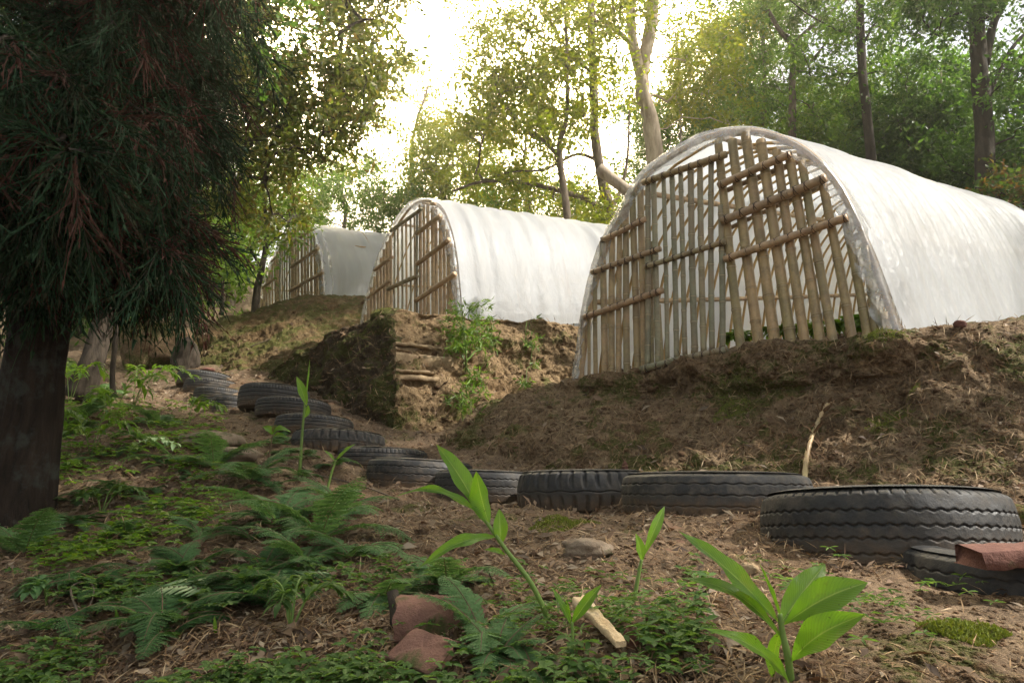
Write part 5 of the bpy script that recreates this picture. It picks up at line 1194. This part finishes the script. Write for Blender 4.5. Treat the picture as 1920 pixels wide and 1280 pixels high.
# clods and pebbles
P4s, N4s = scatter_px(rg, 13000, (-200, 560, 2150, 1350)); n = len(P4s)
ico = np.array([[0,0,1],[.894,0,.447],[.276,.851,.447],[-.724,.526,.447],[-.724,-.526,.447],[.276,-.851,.447],[.724,.526,-.447],[-.276,.851,-.447],[-.894,0,-.447],[-.276,-.851,-.447],[.724,-.526,-.447],[0,0,-1]])
icf = np.array([[0,1,2],[0,2,3],[0,3,4],[0,4,5],[0,5,1],[1,6,2],[2,7,3],[3,8,4],[4,9,5],[5,10,1],[6,7,2],[7,8,3],[8,9,4],[9,10,5],[10,6,1],[11,7,6],[11,8,7],[11,9,8],[11,10,9],[11,6,10]])
sz = rg.uniform(.003, .010, n) * np.where(rg.random(n) < .06, 2.4, 1) * np.clip(.5 + P4s[:, 1] * .16, .5, 2.2)
v = P4s[:, None] + ico[None] * rg.uniform(.6, 1.35, (n, 12, 1)) * sz[:, None, None] * np.array([1.1, 1.1, .8]); f = (icf[None] + (np.arange(n) * 12)[:, None, None]).reshape(-1, 3)
tag(raw_mesh('soil_clods', v.reshape(-1, 3), f, M['clod']), 'crumbled soil clods and pebbles', kind='stuff')
# low green herbs: rosettes of small oval leaves
EX = [hit(*q)[0] for q in ((770,1185),(870,1190),(815,1240),(800,1255),(775,1240),(1100,1185),(1130,1215),(1155,1245),(790,1262),(760,1270),(790,1195),(850,1195),(820,1228))]
def herb(name, label, n, box, mask, mat, leafL, seed, k_=(3, 7), asp=.5):
    rng = np.random.default_rng(seed); P, N = scatter_px(rng, n, box, lambda p: 0 if min((p - e).length for e in EX) < .045 else mask(p), 9); C = []; D = []; L = []
    for p, m_ in zip(P, N):
        k = rng.integers(*k_); h = rng.uniform(.01, .05) * (1 + .2 * p[1]); c = p + np.array([rng.normal() * .01, rng.normal() * .01, h]); a = rng.uniform(0, 6) + np.arange(k) * 2 * math.pi / k
        C.append(np.repeat(c[None], k, 0)); D.append(np.stack([np.cos(a), np.sin(a), rng.uniform(-.3, .35, k)], -1)); L.append(leafL * rng.uniform(.6, 1.3) * np.ones(k) * (1 + .15 * p[1]))
    C = np.concatenate(C); D = np.concatenate(D); L = np.concatenate(L); n_ = len(C); d = unit(D); s = unit(np.cross(d, np.array([0, 0, 1.0]) + .3 * rng.standard_normal((n_, 3)))); u = np.cross(s, d); u *= np.sign(u[:, 2:3]); L = L[:, None]; W = L * asp
    m1 = C + d * L * .35; m2 = C + d * L * .72; v = np.stack([C, m1 + s * W * .45 + u * W * .1, m2 + s * W * .36 + u * W * .08, C + d * L - u * L * .12, m2 - s * W * .36 + u * W * .08, m1 - s * W * .45 + u * W * .1], 1).reshape(-1, 3)
    k = np.arange(n_)[:, None] * 6; q = np.concatenate([k + np.array([[0, 1, 2, 3]]), k + np.array([[0, 3, 4, 5]])], 0)
    tag(raw_mesh(name, v, q, M[mat]), label, kind='stuff')
nz_ = lambda p, s, o: float(vnoise(np.array([[p.x * s, p.y * s, o]]))[0])
herb('ground_cover', 'low small-leaved green herbs in the foreground litter', 2400, (-200, 1080, 1330, 1400), lambda p: max(0, (.32 if p.x < -.3 else .08) + 1.1 * nz_(p, 3.2, 1)), 'herb', .020, 1)
herb('ground_cover', 'shaded low herbs on the slope beside the cedar', 900, (60, 720, 420, 1080), lambda p: max(0, .4 + nz_(p, 1.6, 4)), 'leaf_mid', .026, 2)
herb('ground_cover', 'thin sprigs at the foot of the ginger shoots', 260, (700, 1060, 1900, 1330), lambda p: max(0, .0 + .7 * nz_(p, 3.8, 8)), 'herb', .022, 3, (4, 8), .2)
# moss cushions
def moss(label, px, r, seed):
    g = hit(*px)[0]; rng = np.random.default_rng(seed); n = 2600; a = rng.uniform(0, 2 * math.pi, n); q = np.sqrt(rng.random(n)); rr_ = r * q * (1 + .25 * np.sin(a * 3 + seed)); C = []; 
    for aa, r1_ in zip(a, rr_):
        p, _ = drop(g.x + r1_ * math.cos(aa) * 1.3, g.y + r1_ * math.sin(aa), g.z + .25); C.append(p[:])
    C = np.array(C); C[:, 2] += .03 * (1 - q ** 2) * rng.random(n); D = np.stack([rng.normal(size=n) * .5, rng.normal(size=n) * .5, np.ones(n)], -1); v, t_ = leaf_arrays(C, D, .010 * rng.uniform(.6, 1.3, n), .005 * np.ones(n), rng)
    tag(raw_mesh('moss', v, t_, M['moss']), label, kind='stuff')
M['moss'] = leaf_mat('moss_tufts', [(.09, .12, .015), (.16, .19, .025), (.12, .13, .03)], .2, .8)
moss('yellow-green moss cushion on the bare path at the lower right', (1810,1195), .065, 1)
moss('small moss patch on the path in front of the row of tyres', (1050,983), .12, 2)
moss('moss on the brow of the near bank', (1385,755), .15, 3)
moss('moss near the right foot of the arch', (1660,655), .12, 4)
moss('moss on the crest of the cut earth wall', (700,600), .22, 5)
# fan-shaped stacks of fallen bamboo sheaths
# ------------------------------------------------ air
t = NT('haze_air'); vol = t.n('ShaderNodeVolumePrincipled', {'Color': (1.0, .96, .86, 1), 'Density': HAZE, 'Anisotropy': .82}); t.t.links.new(vol.outputs['Volume'], t.out.inputs['Volume'])
hb = MB(); x0, x1, y0, y1, z0, z1 = -215, 215, -215, 215, -9, 22
hv = [[x, y, z] for x in (x0, x1) for y in (y0, y1) for z in (z0, z1)]
hb.add(hv, [[0,1,3,2],[4,6,7,5],[0,4,5,1],[2,3,7,6],[0,2,6,4],[1,5,7,3]]); ho = hb.build('haze', t.m, smooth=False); tag(ho, 'thin pale woodland haze', kind='stuff')
